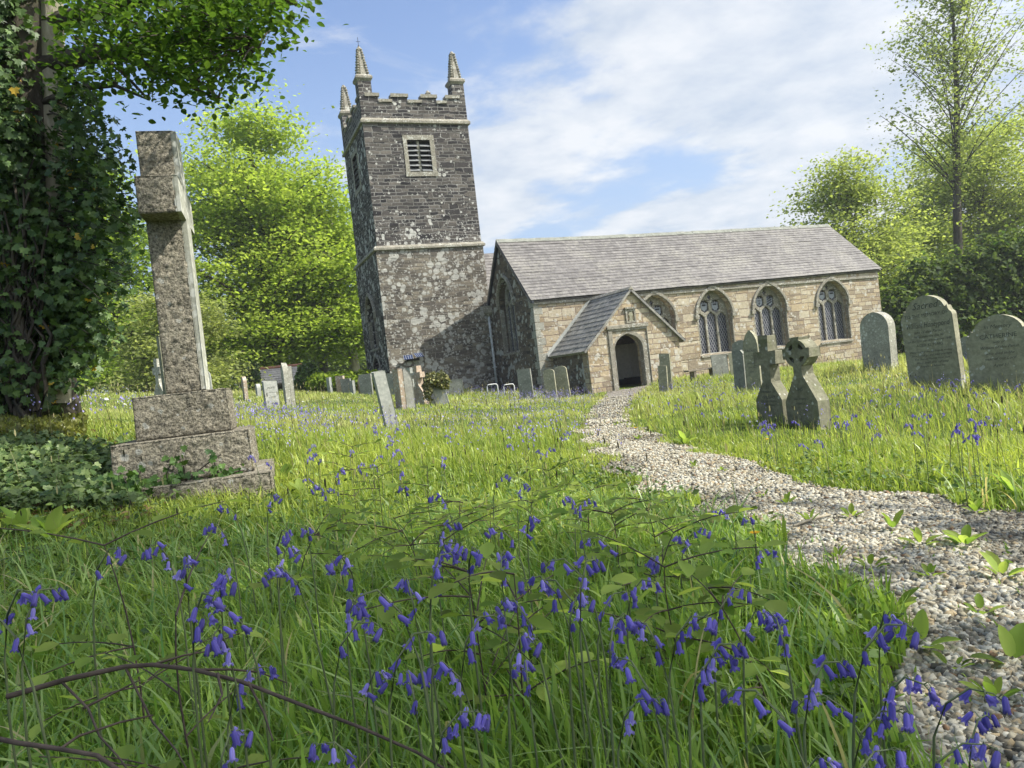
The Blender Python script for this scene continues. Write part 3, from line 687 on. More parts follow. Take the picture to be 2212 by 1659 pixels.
# square-headed door surround with a four-centred arch
sur = MB().plate([(14.83, -1.75), (14.83, 1.40), (16.66, 1.40), (16.66, -1.75), (DX1+.20, -1.75), (DX1+.20, 1.17), (DX0-.02, 1.17), (DX0-.02, -1.75)], [], (0, QY-.055, 0), X, Z, NY, .07)
sur.box(14.78, 16.71, QY-.10, QY-.052, 1.26, 1.42)
door = sur.build('doorway', M['trim'], church, bevel=.02)
Ao = arch(DX0-.0, DX1+.19, .45, 1.155, 9, 80); Ai = arch(DX0+.05, DX1-.04, .44, 1.03, 9, 80)
MB().plate([(DX0, -1.75)]+Ao+[(DX1+.19, -1.75), (DX1-.04, -1.75)]+Ai[::-1]+[(DX0+.05, -1.75)], [], (0, QY-.015, 0), X, Z, NY, .30).build('arch_moulding', M['trim'], door, bevel=.02)
ni = MB().plate(rect(15.74, 16.20, 1.46, 2.02), [rect(15.81, 16.13, 1.53, 1.95)], (0, QY-.05, 0), X, Z, NY, .06).build('carved_niche', M['trim'], church)
st = MB(); st.plate([(15.88, 1.53), (16.06, 1.53), (16.03, 1.72), (16.08, 1.80), (16.02, 1.90), (15.92, 1.90), (15.86, 1.80), (15.91, 1.72)], [], (0, QY-.035, 0), X, Z, NY, .034); st.build('carved_figure', M['slab_green'], ni)
MB().box(15.70, 16.24, QY-.10, QY-.002, 2.03, 2.10).build('niche_hood', M['trim'], ni)
bm_ = MB()
for yy in (27.3, 28.2, 29.2): bm_.box(QX0+.48, QX1-.48, yy, yy+.16, .70, .88); bm_.tube([(QX0+.5, yy+.08, .86), (QA, yy+.08, 2.6)], .07, 4); bm_.tube([(QX1-.5, yy+.08, .86), (QA, yy+.08, 2.6)], .07, 4)
bm_.build('roof_timbers', M['oak'], church)
MB().box(15.1, 16.2, AY0-.075, AY0-.034, -1.28, .75).build('inner_door', M['oak'], church)
MB().box(QX0+.48, QX0+.9, QY+.6, AY0-.05, -1.29, -.80).box(QX1-.9, QX1-.48, QY+.6, AY0-.05, -1.29, -.80).box(QX0+.95, QX1-.95, AY0-.4, AY0-.05, -1.29, -.85).build('stone_bench', M['slate_dark'], church)
nb = thing('notice_board', 'notice board covered in papers hanging inside the porch', 'notice board', (17.65, 28.1, -.3))
MB().box(17.628, 17.668, 27.35, 28.85, -.62, .52).build('board', M['wood'], nb)
pp = MB(); pb_ = MB()
rg = random.Random(4)
for i in range(3):
    for j in range(4):
        x_ = 27.42+i*.48; z_ = -.56+j*.265
        (pb_ if (i, j) in ((0, 2), (1, 3), (0, 3)) else pp).box(17.618, 17.625, x_, x_+.38+rg.uniform(-.06, .04), z_, z_+.20+rg.uniform(-.03, .04))
pp.build('papers', M['paper'], nb); pb_.build('blue_papers', M['blue'], nb)
# rainwater pipe between tower and aisle
dp = MB().tube([(13.05, 34.93, 2.95), (13.05, 34.90, 1.0), (13.05, 34.90, -1.2)], .062, 8).build('downpipe', M['pipe'], church, smooth=True)
hp = MB().box(12.82, 13.20, 34.72, 35.0, 3.06, 3.42); hp.frustum(13.05, 34.88, 2.92, 3.06, .07, .15)
hp.build('hopper_head', M['trim'], dp, bevel=.02)
cb_ = MB()
for zc in (1.9, .35): cb_.box(12.96, 13.14, 34.82, 35.0, zc, zc+.06)
cb_.build('pipe_clip', M['pipe'], dp)
sol = thing('solar_lamp', 'small twin solar panels fixed low on the sunlit tower wall', 'lamp', (9.0, 35.0, 1.2))
for k, (x_, rz_) in enumerate(((8.72, -.1), (9.22, .35))):
    b_ = MB(); c_, s_ = math.cos(rz_), math.sin(rz_)
    pts = [(-.22, -.16, 0), (.22, -.16, 0), (.22, .05, .20), (-.22, .05, .20)]
    pts = [(x_+a_*c_-b2*s_, 34.78+a_*s_+b2*c_, 1.20+k*.06+c2) for a_, b2, c2 in pts]
    b_.add(pts+[(a_, b2+.02, c2-.02) for a_, b2, c2 in pts], [[0, 1, 2, 3], [7, 6, 5, 4], [0, 4, 5, 1], [1, 5, 6, 2], [2, 6, 7, 3], [3, 7, 4, 0]])
    f_ = b_.build('solar_panel', M['panel'], sol)
    gl = MB()
    for q_ in np.linspace(0, 1, 5):
        a0 = np.array(pts[0])*(1-q_)+np.array(pts[1])*q_; a1 = np.array(pts[3])*(1-q_)+np.array(pts[2])*q_
        gl.tube([a0+[0, -.006, .004], a1+[0, -.006, .004]], .006, 4)
    gl.build('panel_frame', M['white'], f_)
MB().box(8.66, 9.28, 34.84, 35.01, 1.12, 1.22).build('lamp_bracket', M['iron'], sol)

# ------------------------------------------------------------------ gravestones
def circ(cx, cz, r, a0, a1, n): return [(cx+r*math.cos(R(a0+(a1-a0)*i/n)), cz+r*math.sin(R(a0+(a1-a0)*i/n))) for i in range(n+1)]
def shape(kind, w, h):
    a = w/2
    if kind == 'rect': return [(-a, 0), (a, 0), (a, h-.01), (-a, h)], []
    if kind == 'slant': return [(-a, 0), (a, 0), (a, h-.32*w), (a*.35, h), (-a, h-.02)], []
    if kind == 'round': return [(-a, 0), (a, 0)]+circ(0, h-a, a, 0, 180, 14), []
    if kind == 'flat_round': return [(-a, 0), (a, 0), (a, h-.55*a)]+[(a*math.cos(t), h-.55*a+.55*a*math.sin(t)) for t in np.linspace(.12, math.pi-.12, 12)]+[(-a, h-.55*a)], []
    if kind == 'pointed': return [(-a, 0), (a, 0)]+[(-x_, z_) for x_, z_ in arch(-a, a, h-1.15*w, h, 8, 70)], []
    if kind == 'shouldered':
        r = a*.80; zc = h-r*.88
        return [(-a, 0), (a, 0), (a, zc-.06*w), (a*.97, zc-.01*w), (a*.90, zc+.02*w), (a*.86, zc+.07*w), (a*.83, zc+.12*w)]+[(r*.98*math.cos(t), zc+.02*w+(h-zc-.02*w)*math.sin(t)) for t in np.linspace(.24, math.pi-.24, 14)]+[(-a*.83, zc+.12*w), (-a*.86, zc+.07*w), (-a*.90, zc+.02*w), (-a*.97, zc-.01*w), (-a, zc-.06*w)], []
    if kind == 'latin':   # cross on a splayed foot
        s = w*.17; zt = h*.46; zn = h*.44
        return [(-a, 0), (a, 0), (a, h*.25), (s, zt), (s, h*.66), (a*.82, h*.665), (a*.82, h*.815), (s, h*.815), (s, h), (-s, h), (-s, h*.815), (-a*.82, h*.815), (-a*.82, h*.665), (-s, h*.66), (-s, zt), (-a, h*.25)], []
    if kind == 'celtic':
        cz = h*.765; r = w*.36; s = w*.13; L = [(-a, 0), (a, 0), (a, h*.27), (s, h*.545)]
        ar = r*1.14; hw = s*.95
        th = math.degrees(math.asin(hw/r))
        L += [p for p in circ(0, cz, r, -90+math.degrees(math.asin(s/r)), -th, 7)]
        L += [(ar, cz-hw), (ar, cz+hw)]+circ(0, cz, r, th, 90-th, 7)+[(hw*1.15, cz+ar), (-hw*1.15, cz+ar)]+circ(0, cz, r, 90+th, 180-th, 7)+[(-ar, cz+hw), (-ar, cz-hw)]+circ(0, cz, r, 180+th, 270-math.degrees(math.asin(s/r)), 7)
        L += [(-s, h*.545), (-a, h*.27)]
        ho = []
        for k in range(4):
            m0 = 45+90*k; ho.append([(.46*r*math.cos(R(m0-14)), cz+.46*r*math.sin(R(m0-14)))]+circ(0, cz, r*.72, m0-24, m0+24, 4)+[(.46*r*math.cos(R(m0+14)), cz+.46*r*math.sin(R(m0+14)))])
        return L, ho
def text_mesh(lines, parent, width, z_list, sizes, thick, name='lettering', shear=0.0, side=1):
    """lettering a millimetre proud of the stone's west face, one mesh for all lines"""
    V, T = [], []; k = 0
    for ln, zc, sz in zip(lines, z_list, sizes):
        cu = bpy.data.curves.new('t', 'FONT'); cu.body = ln; cu.size = sz; cu.align_x = 'CENTER'; cu.resolution_u = 2; cu.shear = shear if ln[1:2].islower() else 0; cu.extrude = 0.0
        ob = bpy.data.objects.new('t', cu); COL.objects.link(ob)
        dg = bpy.context.evaluated_depsgraph_get(); me = bpy.data.meshes.new_from_object(ob.evaluated_get(dg))
        me.calc_loop_triangles()
        n_ = len(me.vertices); co = np.zeros(n_*3); me.vertices.foreach_get('co', co); co = co.reshape(-1, 3)
        tr = np.zeros(len(me.loop_triangles)*3, np.int32); me.loop_triangles.foreach_get('vertices', tr)
        wd = co[:, 0].max()-co[:, 0].min() if n_ else 1; f = min(1, width/wd)
        V.append(np.c_[co[:, 0]*f, np.full(n_, -thick/2-.0025), co[:, 1]+zc-sz*.35]); T.append(tr.reshape(-1, 3)+k); k += n_
        bpy.data.objects.remove(ob); bpy.data.curves.remove(cu); bpy.data.meshes.remove(me)
    tri_mesh(name, np.vstack(V), np.vstack(T), M['ink'], parent, world=False)
def stone(name, label, px, pb, pt, d, w_, th, az, kind, mat, lean=(0, 0), text=None, group='gravestones in the long grass', bevel=.012, hscale=1.0):
    """az: compass bearing its inscribed face looks towards; the outline stands in local xz, face at -y"""
    base = P(px, pb, d); h = (pb-pt)/F2*d*hscale
    z0 = min(base[2], gz(base[0], base[1])+.12); h += base[2]-z0
    ang = R(180-az)     # local -y turned to the bearing
    t = thing(name, label, 'gravestone', (base[0], base[1], z0), ang, group)
    t.rotation_euler = (R(lean[1]), R(lean[0]), ang)
    o, ho = shape(kind, w_, h)
    o = [(a_, b_ if b_ > 1e-6 else -.35) for a_, b_ in o]
    b = MB().plate(o, ho, (0, -th/2, 0), X, Z, NY, th)
    V = b.v; nm = 'slab' if kind not in ('latin', 'celtic') else 'stone_cross'
    me = bpy.data.meshes.new(nm); me.from_pydata(V, [], b.f); me.materials.append(M[mat]); me.update()
    s = link(bpy.data.objects.new(nm, me), t)
    if bevel:
        bv = s.modifiers.new('edge', 'BEVEL'); bv.width = bevel; bv.segments = 2; bv.limit_method = 'ANGLE'; bv.angle_limit = R(40)
    if text:
        text_mesh([q_[0] for q_ in text], t, w_*.84, [q_[1]*h for q_ in text], [q_[2]*h for q_ in text], th, shear=.35)
    return t, h
# the right-hand group, seen from their west faces
SAC = [('Sacred', .90, .105), ('TO THE MEMORY OF', .795, .052), ('William Honeypond', .69, .085), ('late of this Parish', .615, .045), ('Who departed this life', .565, .036), ('on the 12th day of November 1848', .52, .034), ('AGED 42 YEARS', .47, .042),
       ('Weep not for me my friends so dear', .40, .032), ('Since I must go and leave you here', .36, .032), ('The dearest friends must part', .32, .032), ('When death does call away', .28, .032), ('Prepare to follow me', .24, .032)]
stone('gravestone', 'tall shouldered slate headstone headed Sacred, in the sunny grass', 2026, 836, 637, 12.8, .90, .12, 262, 'shouldered', 'slab_green', (-1.5, 1), SAC)
CAT = [('In Memory', .85, .075), ('CATHERINE', .72, .085), ('wife of', .64, .05), ('William of this Parish', .57, .055), ('who died in the', .49, .055), ('year of our Lord', .42, .055), ('Aged 51', .33, .055)]
stone('gravestone', 'broad rounded headstone lettered CATHERINE at the right edge', 2171, 832, 679, 11.6, .92, .13, 255, 'shouldered', 'slab_green', (-1, -2), CAT)
stone('gravestone', 'thick pale round-topped granite headstone before the far church corner', 1903, 797, 674, 19.5, .80, .27, 262, 'round', 'slab_granite', (1, 0), None, bevel=.02)
stone('gravestone', 'small dark hunched stone half lost in seeding grass below the hedge', 2094, 774, 726, 21, .55, .16, 262, 'round', 'slab_grey')
INM = [('IN', .40, .05), ('MEMORY OF', .345, .035), ('WILLIAM', .285, .05), ('OF THIS PARISH', .235, .032), ('WHO DIED', .19, .032), ('1871', .15, .035)]
stone('cross_gravestone', 'plain stone cross rising from a splayed foot beside the ring-headed cross', 1676, 908, 724, 9.7, .42, .165, 262, 'latin', 'slab_mossy', (0, 0), INM)
stone('cross_gravestone', 'ring-headed Celtic cross on a steep splayed foot', 1750, 922, 711, 9.2, .47, .20, 262, 'celtic', 'slab_mossy', (0, 1), [('IHS', .40, .05), ('IN LOVING', .30, .035), ('MEMORY', .25, .035)])
# beside the church
PTD = [('SACRED', .66, .055), ('to the memory', .58, .04), ('of', .52, .035), ('HENRY', .45, .05), ('who died', .38, .035), ('Aged 63', .31, .04)]
stone('gravestone', 'narrow pointed gothic headstone in front of the windows', 1630, 820, 713, 17.0, .36, .10, 250, 'pointed', 'slab_green', (1, 0), PTD)
stone('gravestone', 'low dark slate with a sloping shoulder, next to the pointed headstone', 1600, 826, 756, 17.5, .27, .10, 248, 'slant', 'slab_grey', (2, 0))
stone('gravestone', 'pale grey rounded slate behind the pointed headstone', 1607, 805, 735, 21.5, .50, .09, 235, 'flat_round', 'slab_grey', (0, 0))
stone('gravestone', 'square grey slab propped against the wall under a window', 1557, 806, 766, 28.2, .60, .07, 196, 'rect', 'slab_grey', (2, -6))
stone('gravestone', 'greenish slab beside the square grey one at the wall foot', 1589, 805, 761, 27.0, .36, .08, 205, 'slant', 'slab_green', (1, -4))
stone('gravestone', 'tall thin slate right of the porch door', 1441, 832, 764, 24.6, .34, .07, 232, 'rect', 'slab_green', (1.5, 0))
stone('gravestone', 'shorter slate leaning in front of the thin one by the porch', 1434, 838, 790, 23.6, .28, .06, 240, 'rect', 'slab_green', (3, 0))
stone('gravestone', 'round-shouldered slate against the shaded porch side', 1218, 852, 790, 28.3, .52, .09, 222, 'flat_round', 'slab_green', (-3, 0))
stone('gravestone', 'small mossy round-topped stone between slab and porch', 1191, 850, 797, 28.0, .42, .10, 218, 'flat_round', 'slab_green', (-1, 0))
stone('gravestone', 'square slate with a bright right edge below the gable window', 1138, 850, 797, 28.6, .52, .09, 220, 'rect', 'slab_grey', (-1, 0))
stone('gravestone', 'low dark slab at the foot of the shaded tower wall', 981, 850, 820, 32, .80, .09, 200, 'rect', 'slab_grey')
# left-hand group, many seen nearly edge on
stone('gravestone', 'tall pale slate leaning well to the left, alone in the near meadow', 851, 942, 798, 13.0, .20, .15, 176, 'rect', 'slab_pale', (-7.0, 0), bevel=.008)
stone('gravestone', 'pale slate slab standing among bluebells, squarest of the left meadow', 592, 906, 822, 22.5, .40, .16, 165, 'rect', 'slab_pale', (0, 0), [('SACRED', .82, .06), ('to the memory', .70, .04), ('of JOHN', .58, .05), ('1836', .42, .05)])
stone('gravestone', 'tallest thin granite headstone seen edge on before the shed', 624, 882, 783, 22.0, .30, .13, 262, 'pointed', 'slab_granite', (.5, 0))
stone('gravestone', 'stout stone close behind the tallest edge-on headstone', 633, 874, 791, 23.5, .30, .12, 262, 'rect', 'slab_granite', (1, 0))
stone('gravestone', 'short thin stone left of the shed', 531, 858, 813, 27, .5, .11, 264, 'round', 'slab_pink', (-1, 0))
stone('gravestone', 'little pale stub before the shed corner', 559, 852, 829, 29, .4, .14, 264, 'round', 'slab_pale')
stone('gravestone', 'dark upright slate before the hedge end with a bright right edge', 793, 850, 808, 31, .52, .10, 214, 'rect', 'slab_grey', (0, 0))
stone('gravestone', 'dark slab half hidden behind the leaning pale slate', 851, 852, 806, 30, .58, .10, 214, 'rect', 'slab_grey', (1, 0))
stone('gravestone', 'thin pinkish headstone with dead ivy round its foot', 868, 884, 797, 20.5, .5, .13, 264, 'rect', 'slab_pink', (-.5, 0))
stone('gravestone', 'pale bullet-topped headstone beside the pinkish one', 884, 878, 795, 21.0, .36, .16, 190, 'pointed', 'slab_pale', (-.5, 0))
stone('gravestone', 'slim pale post of stone behind the bullet-topped headstone', 892, 858, 794, 29, .4, .12, 264, 'rect', 'slab_pale', (0, 0))
stone('cross_gravestone', 'stone cross seen edge on against the tower, moss on its back', 909, 862, 790, 25, .62, .20, 248, 'latin', 'slab_pink', (-1, 0))
t_ivy, h_ivy = stone('gravestone', 'squat pale stone under a cape of ivy at the tower foot', 952, 872, 822, 24, .52, .20, 200, 'slant', 'slab_pale', (-8, 0))
for lab, px, pb, pt, d, ww, az, k, mt_ in (('small stone with brick-coloured face before the hedge', 738, 848, 812, 32.5, .42, 230, 'rect', 'slab_pink'), ('dark low slate before the middle of the hedge', 750, 850, 818, 32, .42, 214, 'rect', 'slab_grey'),
        ('slim stone before the left end of the hedge', 714, 850, 815, 32, .45, 262, 'rect', 'slab_pale'), ('thin sliver of stone just right of the low dark slate', 764, 850, 822, 31.5, .35, 262, 'rect', 'slab_pale'),
        ('pale pointed stone nearest the hedge end', 783, 850, 810, 31.5, .42, 250, 'pointed', 'slab_pink')):
    stone('gravestone', lab, px, pb, pt, d, ww, .10, az, k, mt_)
stone('cross_gravestone', 'small pale granite cross far behind the big cross', 349, 850, 775, 24, .50, .18, 235, 'latin', 'slab_granite', (0, 0))
stone('gravestone', 'white marble stone peeping out right of the big cross shaft', 446, 846, 800, 20, .30, .10, 190, 'round', 'slab_pale')
stone('gravestone', 'tall grey slate edge hidden behind the big cross shaft', 362, 850, 725, 13.5, .24, .09, 255, 'rect', 'slab_mossy', (-1, 0))

# the great granite cross, its south arm pointing at the viewer
cb0 = P(403, 838, 5.62)
CX, CY = cb0[0]-.02, cb0[1]+.14; CZ = gz(CX, CY)
big = thing('memorial_cross', 'tall rough granite cross on three stepped blocks, its arm end facing us', 'memorial cross', (CX, CY, CZ-.05))
def rough_block(name, x0, x1, y0, y1, z0, z1, mat, taper=0.0, seed=0, amp=.014, cell=.0145, smooth_east=False):
    """block with hammer-dressed faces: fine grid displaced by layered noise"""
    rg = np.random.default_rng(seed); V, T = [], []; k = 0
    from mathutils import noise as mn
    cx, cy = (x0+x1)/2, (y0+y1)/2
    def face(p0, du, dv, nrm, rough):
        nonlocal k
        lu, lv = np.linalg.norm(du), np.linalg.norm(dv); nu, nv = max(2, int(lu/cell)), max(2, int(lv/cell))
        for i in range(nu+1):
            for j in range(nv+1):
                s_, t_ = i/nu, j/nv; p = np.array(p0)+np.array(du)*s_+np.array(dv)*t_
                e = min(s_, 1-s_)*lu, min(t_, 1-t_)*lv; ed = min(min(e)/.022, 1)
                a_ = amp if rough else amp*.15
                nz = mn.noise(Vector(p*24))*.5+mn.noise(Vector(p*48+5))*.8+mn.noise(Vector(p*6+9))*.3
                V.append(p+np.array(nrm)*(a_*nz*ed-(1-ed)*.007))
        for i in range(nu):
            for j in range(nv):
                a_ = k+i*(nv+1)+j; b_ = a_+nv+1; T.append([a_, b_, b_+1]); T.append([a_, b_+1, a_+1])
        k += (nu+1)*(nv+1)
    dx, dy, dz = x1-x0, y1-y0, z1-z0
    face((x0, y0, z0), (dx, 0, 0), (0, 0, dz), (0, -1, 0), True); face((x1, y1, z0), (-dx, 0, 0), (0, 0, dz), (0, 1, 0), True)
    face((x1, y0, z0), (0, dy, 0), (0, 0, dz), (1, 0, 0), not smooth_east); face((x0, y1, z0), (0, -dy, 0), (0, 0, dz), (-1, 0, 0), not smooth_east)
    face((x0, y0, z1), (dx, 0, 0), (0, dy, 0), (0, 0, 1), False); face((x0, y1, z0), (dx, 0, 0), (0, -dy, 0), (0, 0, -1), False)
    V = np.array(V)
    if taper:
        f = 1-taper*(V[:, 2]-z0)/(z1-z0); V[:, 0] = cx+(V[:, 0]-cx)*f; V[:, 1] = cy+(V[:, 1]-cy)*f
    return tri_mesh(name, V, T, mat, big, smooth=False)
def zpix(py, px, d): return P(px, py, d)[2]
z_b3, z_b2, z_b1, z_s = zpix(1031, 505, 5.17), zpix(943, 405, 5.34), zpix(847, 400, 5.48), zpix(285, 334, 5.62)
rough_block('plinth', CX-.62, CX+.57, CY-.62, CY+.62, CZ-.25, z_b3, M['cross'], 0, 1)
rough_block('base_block', CX-.475, CX+.455, CY-.44, CY+.44, z_b3+.004, z_b2, M['cross'], .02, 2)
rough_block('base_block', CX-.325, CX+.325, CY-.29, CY+.29, z_b2+.004, z_b1, M['cross'], .02, 3)
sx = CX+.02
rough_block('shaft', sx-.130, sx+.130, CY-.14, CY+.14, z_b1+.004, z_s, M['cross'], .03, 4, smooth_east=True)
za0, za1 = zpix(461, 346, 5.37), zpix(380, 340, 5.37)
rough_block('cross_arm', sx-.132, sx+.132, CY-.40, CY-.125, za0, za1, M['cross'], 0, 5, smooth_east=True)
rough_block('cross_arm', sx-.132, sx+.132, CY+.125, CY+.40, za0, za1, M['cross'], 0, 6, smooth_east=True)

xe = sx+.135; ef = MB()
ef.plate([(CY-.138, z_b1+.01), (CY+.138, z_b1+.01), (CY+.136, za0), (CY+.398, za0+.004), (CY+.398, za1-.004), (CY+.136, za1), (CY+.134, z_s-.006), (CY-.134, z_s-.006), (CY-.136, za1), (CY-.398, za1-.004), (CY-.398, za0+.004), (CY-.136, za0)], [], (xe+.012, 0, 0), Y, Z, X, .03)
ef.build('dressed_face', M['cross_smooth'], big, bevel=.008)
big.rotation_euler = (0, 0, R(-5))
# white hoops and bench by the church
for px, lab in ((1064, 'white metal hoop in the grass at the foot of the downpipe'), (1100, 'white metal hoop nearer the square slate')):
    b = P(px, 842, 29.5); t = thing('metal_hoop', lab, 'hoop', (b[0], b[1], gz(b[0], b[1])+.05), 0, 'white hoops by the wall'); zt = P(px, 830, 29.5)[2]
    x_, y_ = b[0], b[1]; z0 = gz(x_, y_)-.1
    MB().tube([(x_-.22, y_, z0), (x_-.22, y_, zt-.07), (x_-.18, y_, zt-.01), (x_-.1, y_, zt), (x_+.1, y_, zt), (x_+.18, y_, zt-.01), (x_+.22, y_, zt-.07), (x_+.22, y_, z0)], .022, 6).build('rail', M['white'], t, smooth=True)
b0, b1 = P(1482, 803, 28.0), P(1552, 797, 28.6); zb = float(b0[2]); t = thing('bench', 'low weathered wooden bench along the wall under the windows', 'bench', (b0[0], b0[1], zb-.4))
dv = np.array(b1)-np.array(b0); dv[2] = 0; L_ = np.linalg.norm(dv); dv /= L_; pv_ = np.array([-dv[1], dv[0], 0]); bb = np.array([b0[0], b0[1], zb])
def obox(mb, c, l, w_, z0, z1):
    c = np.array(c); q_ = [c-dv*l/2-pv_*w_/2, c+dv*l/2-pv_*w_/2, c+dv*l/2+pv_*w_/2, c-dv*l/2+pv_*w_/2]
    mb.add([(p[0], p[1], z0) for p in q_]+[(p[0], p[1], z1) for p in q_], [[0, 3, 2, 1], [4, 5, 6, 7], [0, 1, 5, 4], [1, 2, 6, 5], [2, 3, 7, 6], [3, 0, 4, 7]])
s_ = MB(); obox(s_, bb+dv*L_/2, L_, .32, zb-.02, zb+.04); s_.build('seat', M['wood'], t, bevel=.008)
for f_ in (.2, .8):
    l_ = MB(); obox(l_, bb+dv*L_*f_, .10, .28, zb-.75, zb-.022); l_.build('leg', M['wood'], t)
# shed roof beyond the meadow
s0, s1 = P(553, 831, 41), P(664, 822, 41); r0, r1 = P(556, 799, 42.4), P(645, 787, 42.4)
ze_, zr_ = (s0[2]+s1[2])/2, (r0[2]+r1[2])/2
xs0, xs1, ys = float(min(s0[0], r0[0])), float(max(s1[0], r1[0]))+.2, float(s0[1])
shed = thing('shed', 'low stone shed with a lichened slate roof and red ridge tiles', 'shed', (xs0+1, ys+1.3, gz(xs0+1, ys+1.3)))
rs = slates((xs0, ys, ze_), (xs1, ys+.1, ze_), (xs1, ys+1.7, zr_), (xs0, ys+1.6, zr_), 7, seed=21).build('shed_roof', M['roof_shed'], shed)
slates((xs1, ys+3.2, ze_), (xs0, ys+3.1, ze_), (xs0, ys+1.62, zr_-.004), (xs1, ys+1.72, zr_-.004), 7, seed=22).build('shed_roof', M['roof_shed'], shed)
MB().tube([(xs0-.03, ys+1.6, zr_+.02), (xs1, ys+1.7, zr_+.02)], .10, 7).build('ridge_tiles', M['redtile'], rs)
MB().box(xs0+.25, xs1-.2, ys+.35, ys+2.9, ze_-1.8, ze_+.12).build('shed_wall', M['gable'], shed)
MB().box(xs0+.05, xs1-.05, ys+.03, ys+.09, ze_-.10, ze_-.035).build('eaves_board', M['wood'], shed)
for f_ in (.06, .58, .92):
    x_ = xs0+(xs1-xs0)*f_; MB().tube([(x_, ys+.12, ze_-1.8), (x_, ys+.12, ze_-.10)], .06, 6).build('post', M['wood'], shed)

# ------------------------------------------------------------------ foliage
SHAPES = {
 'diamond': (np.array([(0, 0, 0), (.34, .45, .05), (0, 1, 0), (-.34, .45, .05)]), np.array([(0, 1, 2), (0, 2, 3)])),
 'oval': (np.array([(0, 0, 0), (.27, .25, .07), (.34, .52, .09), (.2, .82, .05), (0, 1, -.04), (-.2, .82, .05), (-.34, .52, .09), (-.27, .25, .07)]), np.array([(0, 1, 2), (0, 2, 3), (0, 3, 4), (0, 4, 5), (0, 5, 6), (0, 6, 7)])),
 'spike': (np.array([(0, 0, 0), (.10, .3, .03), (.09, .75, .02), (0, 1, 0), (-.09, .75, .02), (-.10, .3, .03)]), np.array([(0, 1, 2), (0, 2, 3), (0, 3, 4), (0, 4, 5)])),
 'ivy': (np.array([(0, .12, -.03), (.20, 0, .03), (.52, .22, .0), (.30, .42, .05), (.34, .68, .0), (.10, .66, .04), (0, 1.0, -.06), (-.10, .66, .04), (-.34, .68, 0), (-.30, .42, .05), (-.52, .22, 0), (-.20, 0, .03)]),
         np.array([(0, i, i+1) for i in range(1, 11)])),
 'broad': (np.array([(0, 0, 0), (.16, .10, .05), (.23, .35, .09), (.22, .62, .08), (.12, .88, .0), (0, 1, -.08), (-.12, .88, 0), (-.22, .62, .08), (-.23, .35, .09), (-.16, .10, .05), (0, .5, 0)]),
         np.array([(10, i, (i+1) % 10) for i in range(10)])),
}
def unit(v): return v/(np.linalg.norm(v, axis=-1, keepdims=True)+1e-9)
def leaves_arr(pos, size, nrm, tip, shp):
    S, T = SHAPES[shp]; nrm = unit(nrm); tip = unit(tip-nrm*np.sum(tip*nrm, -1, keepdims=True)); side = np.cross(tip, nrm)
    s = size[:, None, None]
    V = pos[:, None]+s*(side[:, None]*S[None, :, :1]+tip[:, None]*S[None, :, 1:2]+nrm[:, None]*S[None, :, 2:])
    n_ = len(pos); TT = T[None]+(np.arange(n_)*len(S))[:, None, None]
    return V.reshape(-1, 3), TT.reshape(-1, 3), len(S)
def leaves_obj(name, pos, size, nrm, tip, shp, col, mat, parent=None):
    V, T, k = leaves_arr(pos, size, nrm, tip, shp)
    return tri_mesh(name, V, T, mat, parent, np.repeat(col, k, 0))
def tubes_obj(name, tubes, mat, parent, n=5):
    b = MB()
    for pts, rad in tubes: b.tube(pts, rad, n, cap=False)
    return b.build(name, mat, parent, smooth=True)
def mixcol(rg, a, b, n_, jit=.18):
    t = rg.random((n_, 1)); c = np.array(a)*(1-t)+np.array(b)*t
    return np.clip(c*(1+rg.normal(0, jit, (n_, 1))), .004, 1)
def bez(p0, p1, p2, n_=6):
    t = np.linspace(0, 1, n_)[:, None]; return (1-t)**2*p0+2*t*(1-t)*p1+t*t*p2

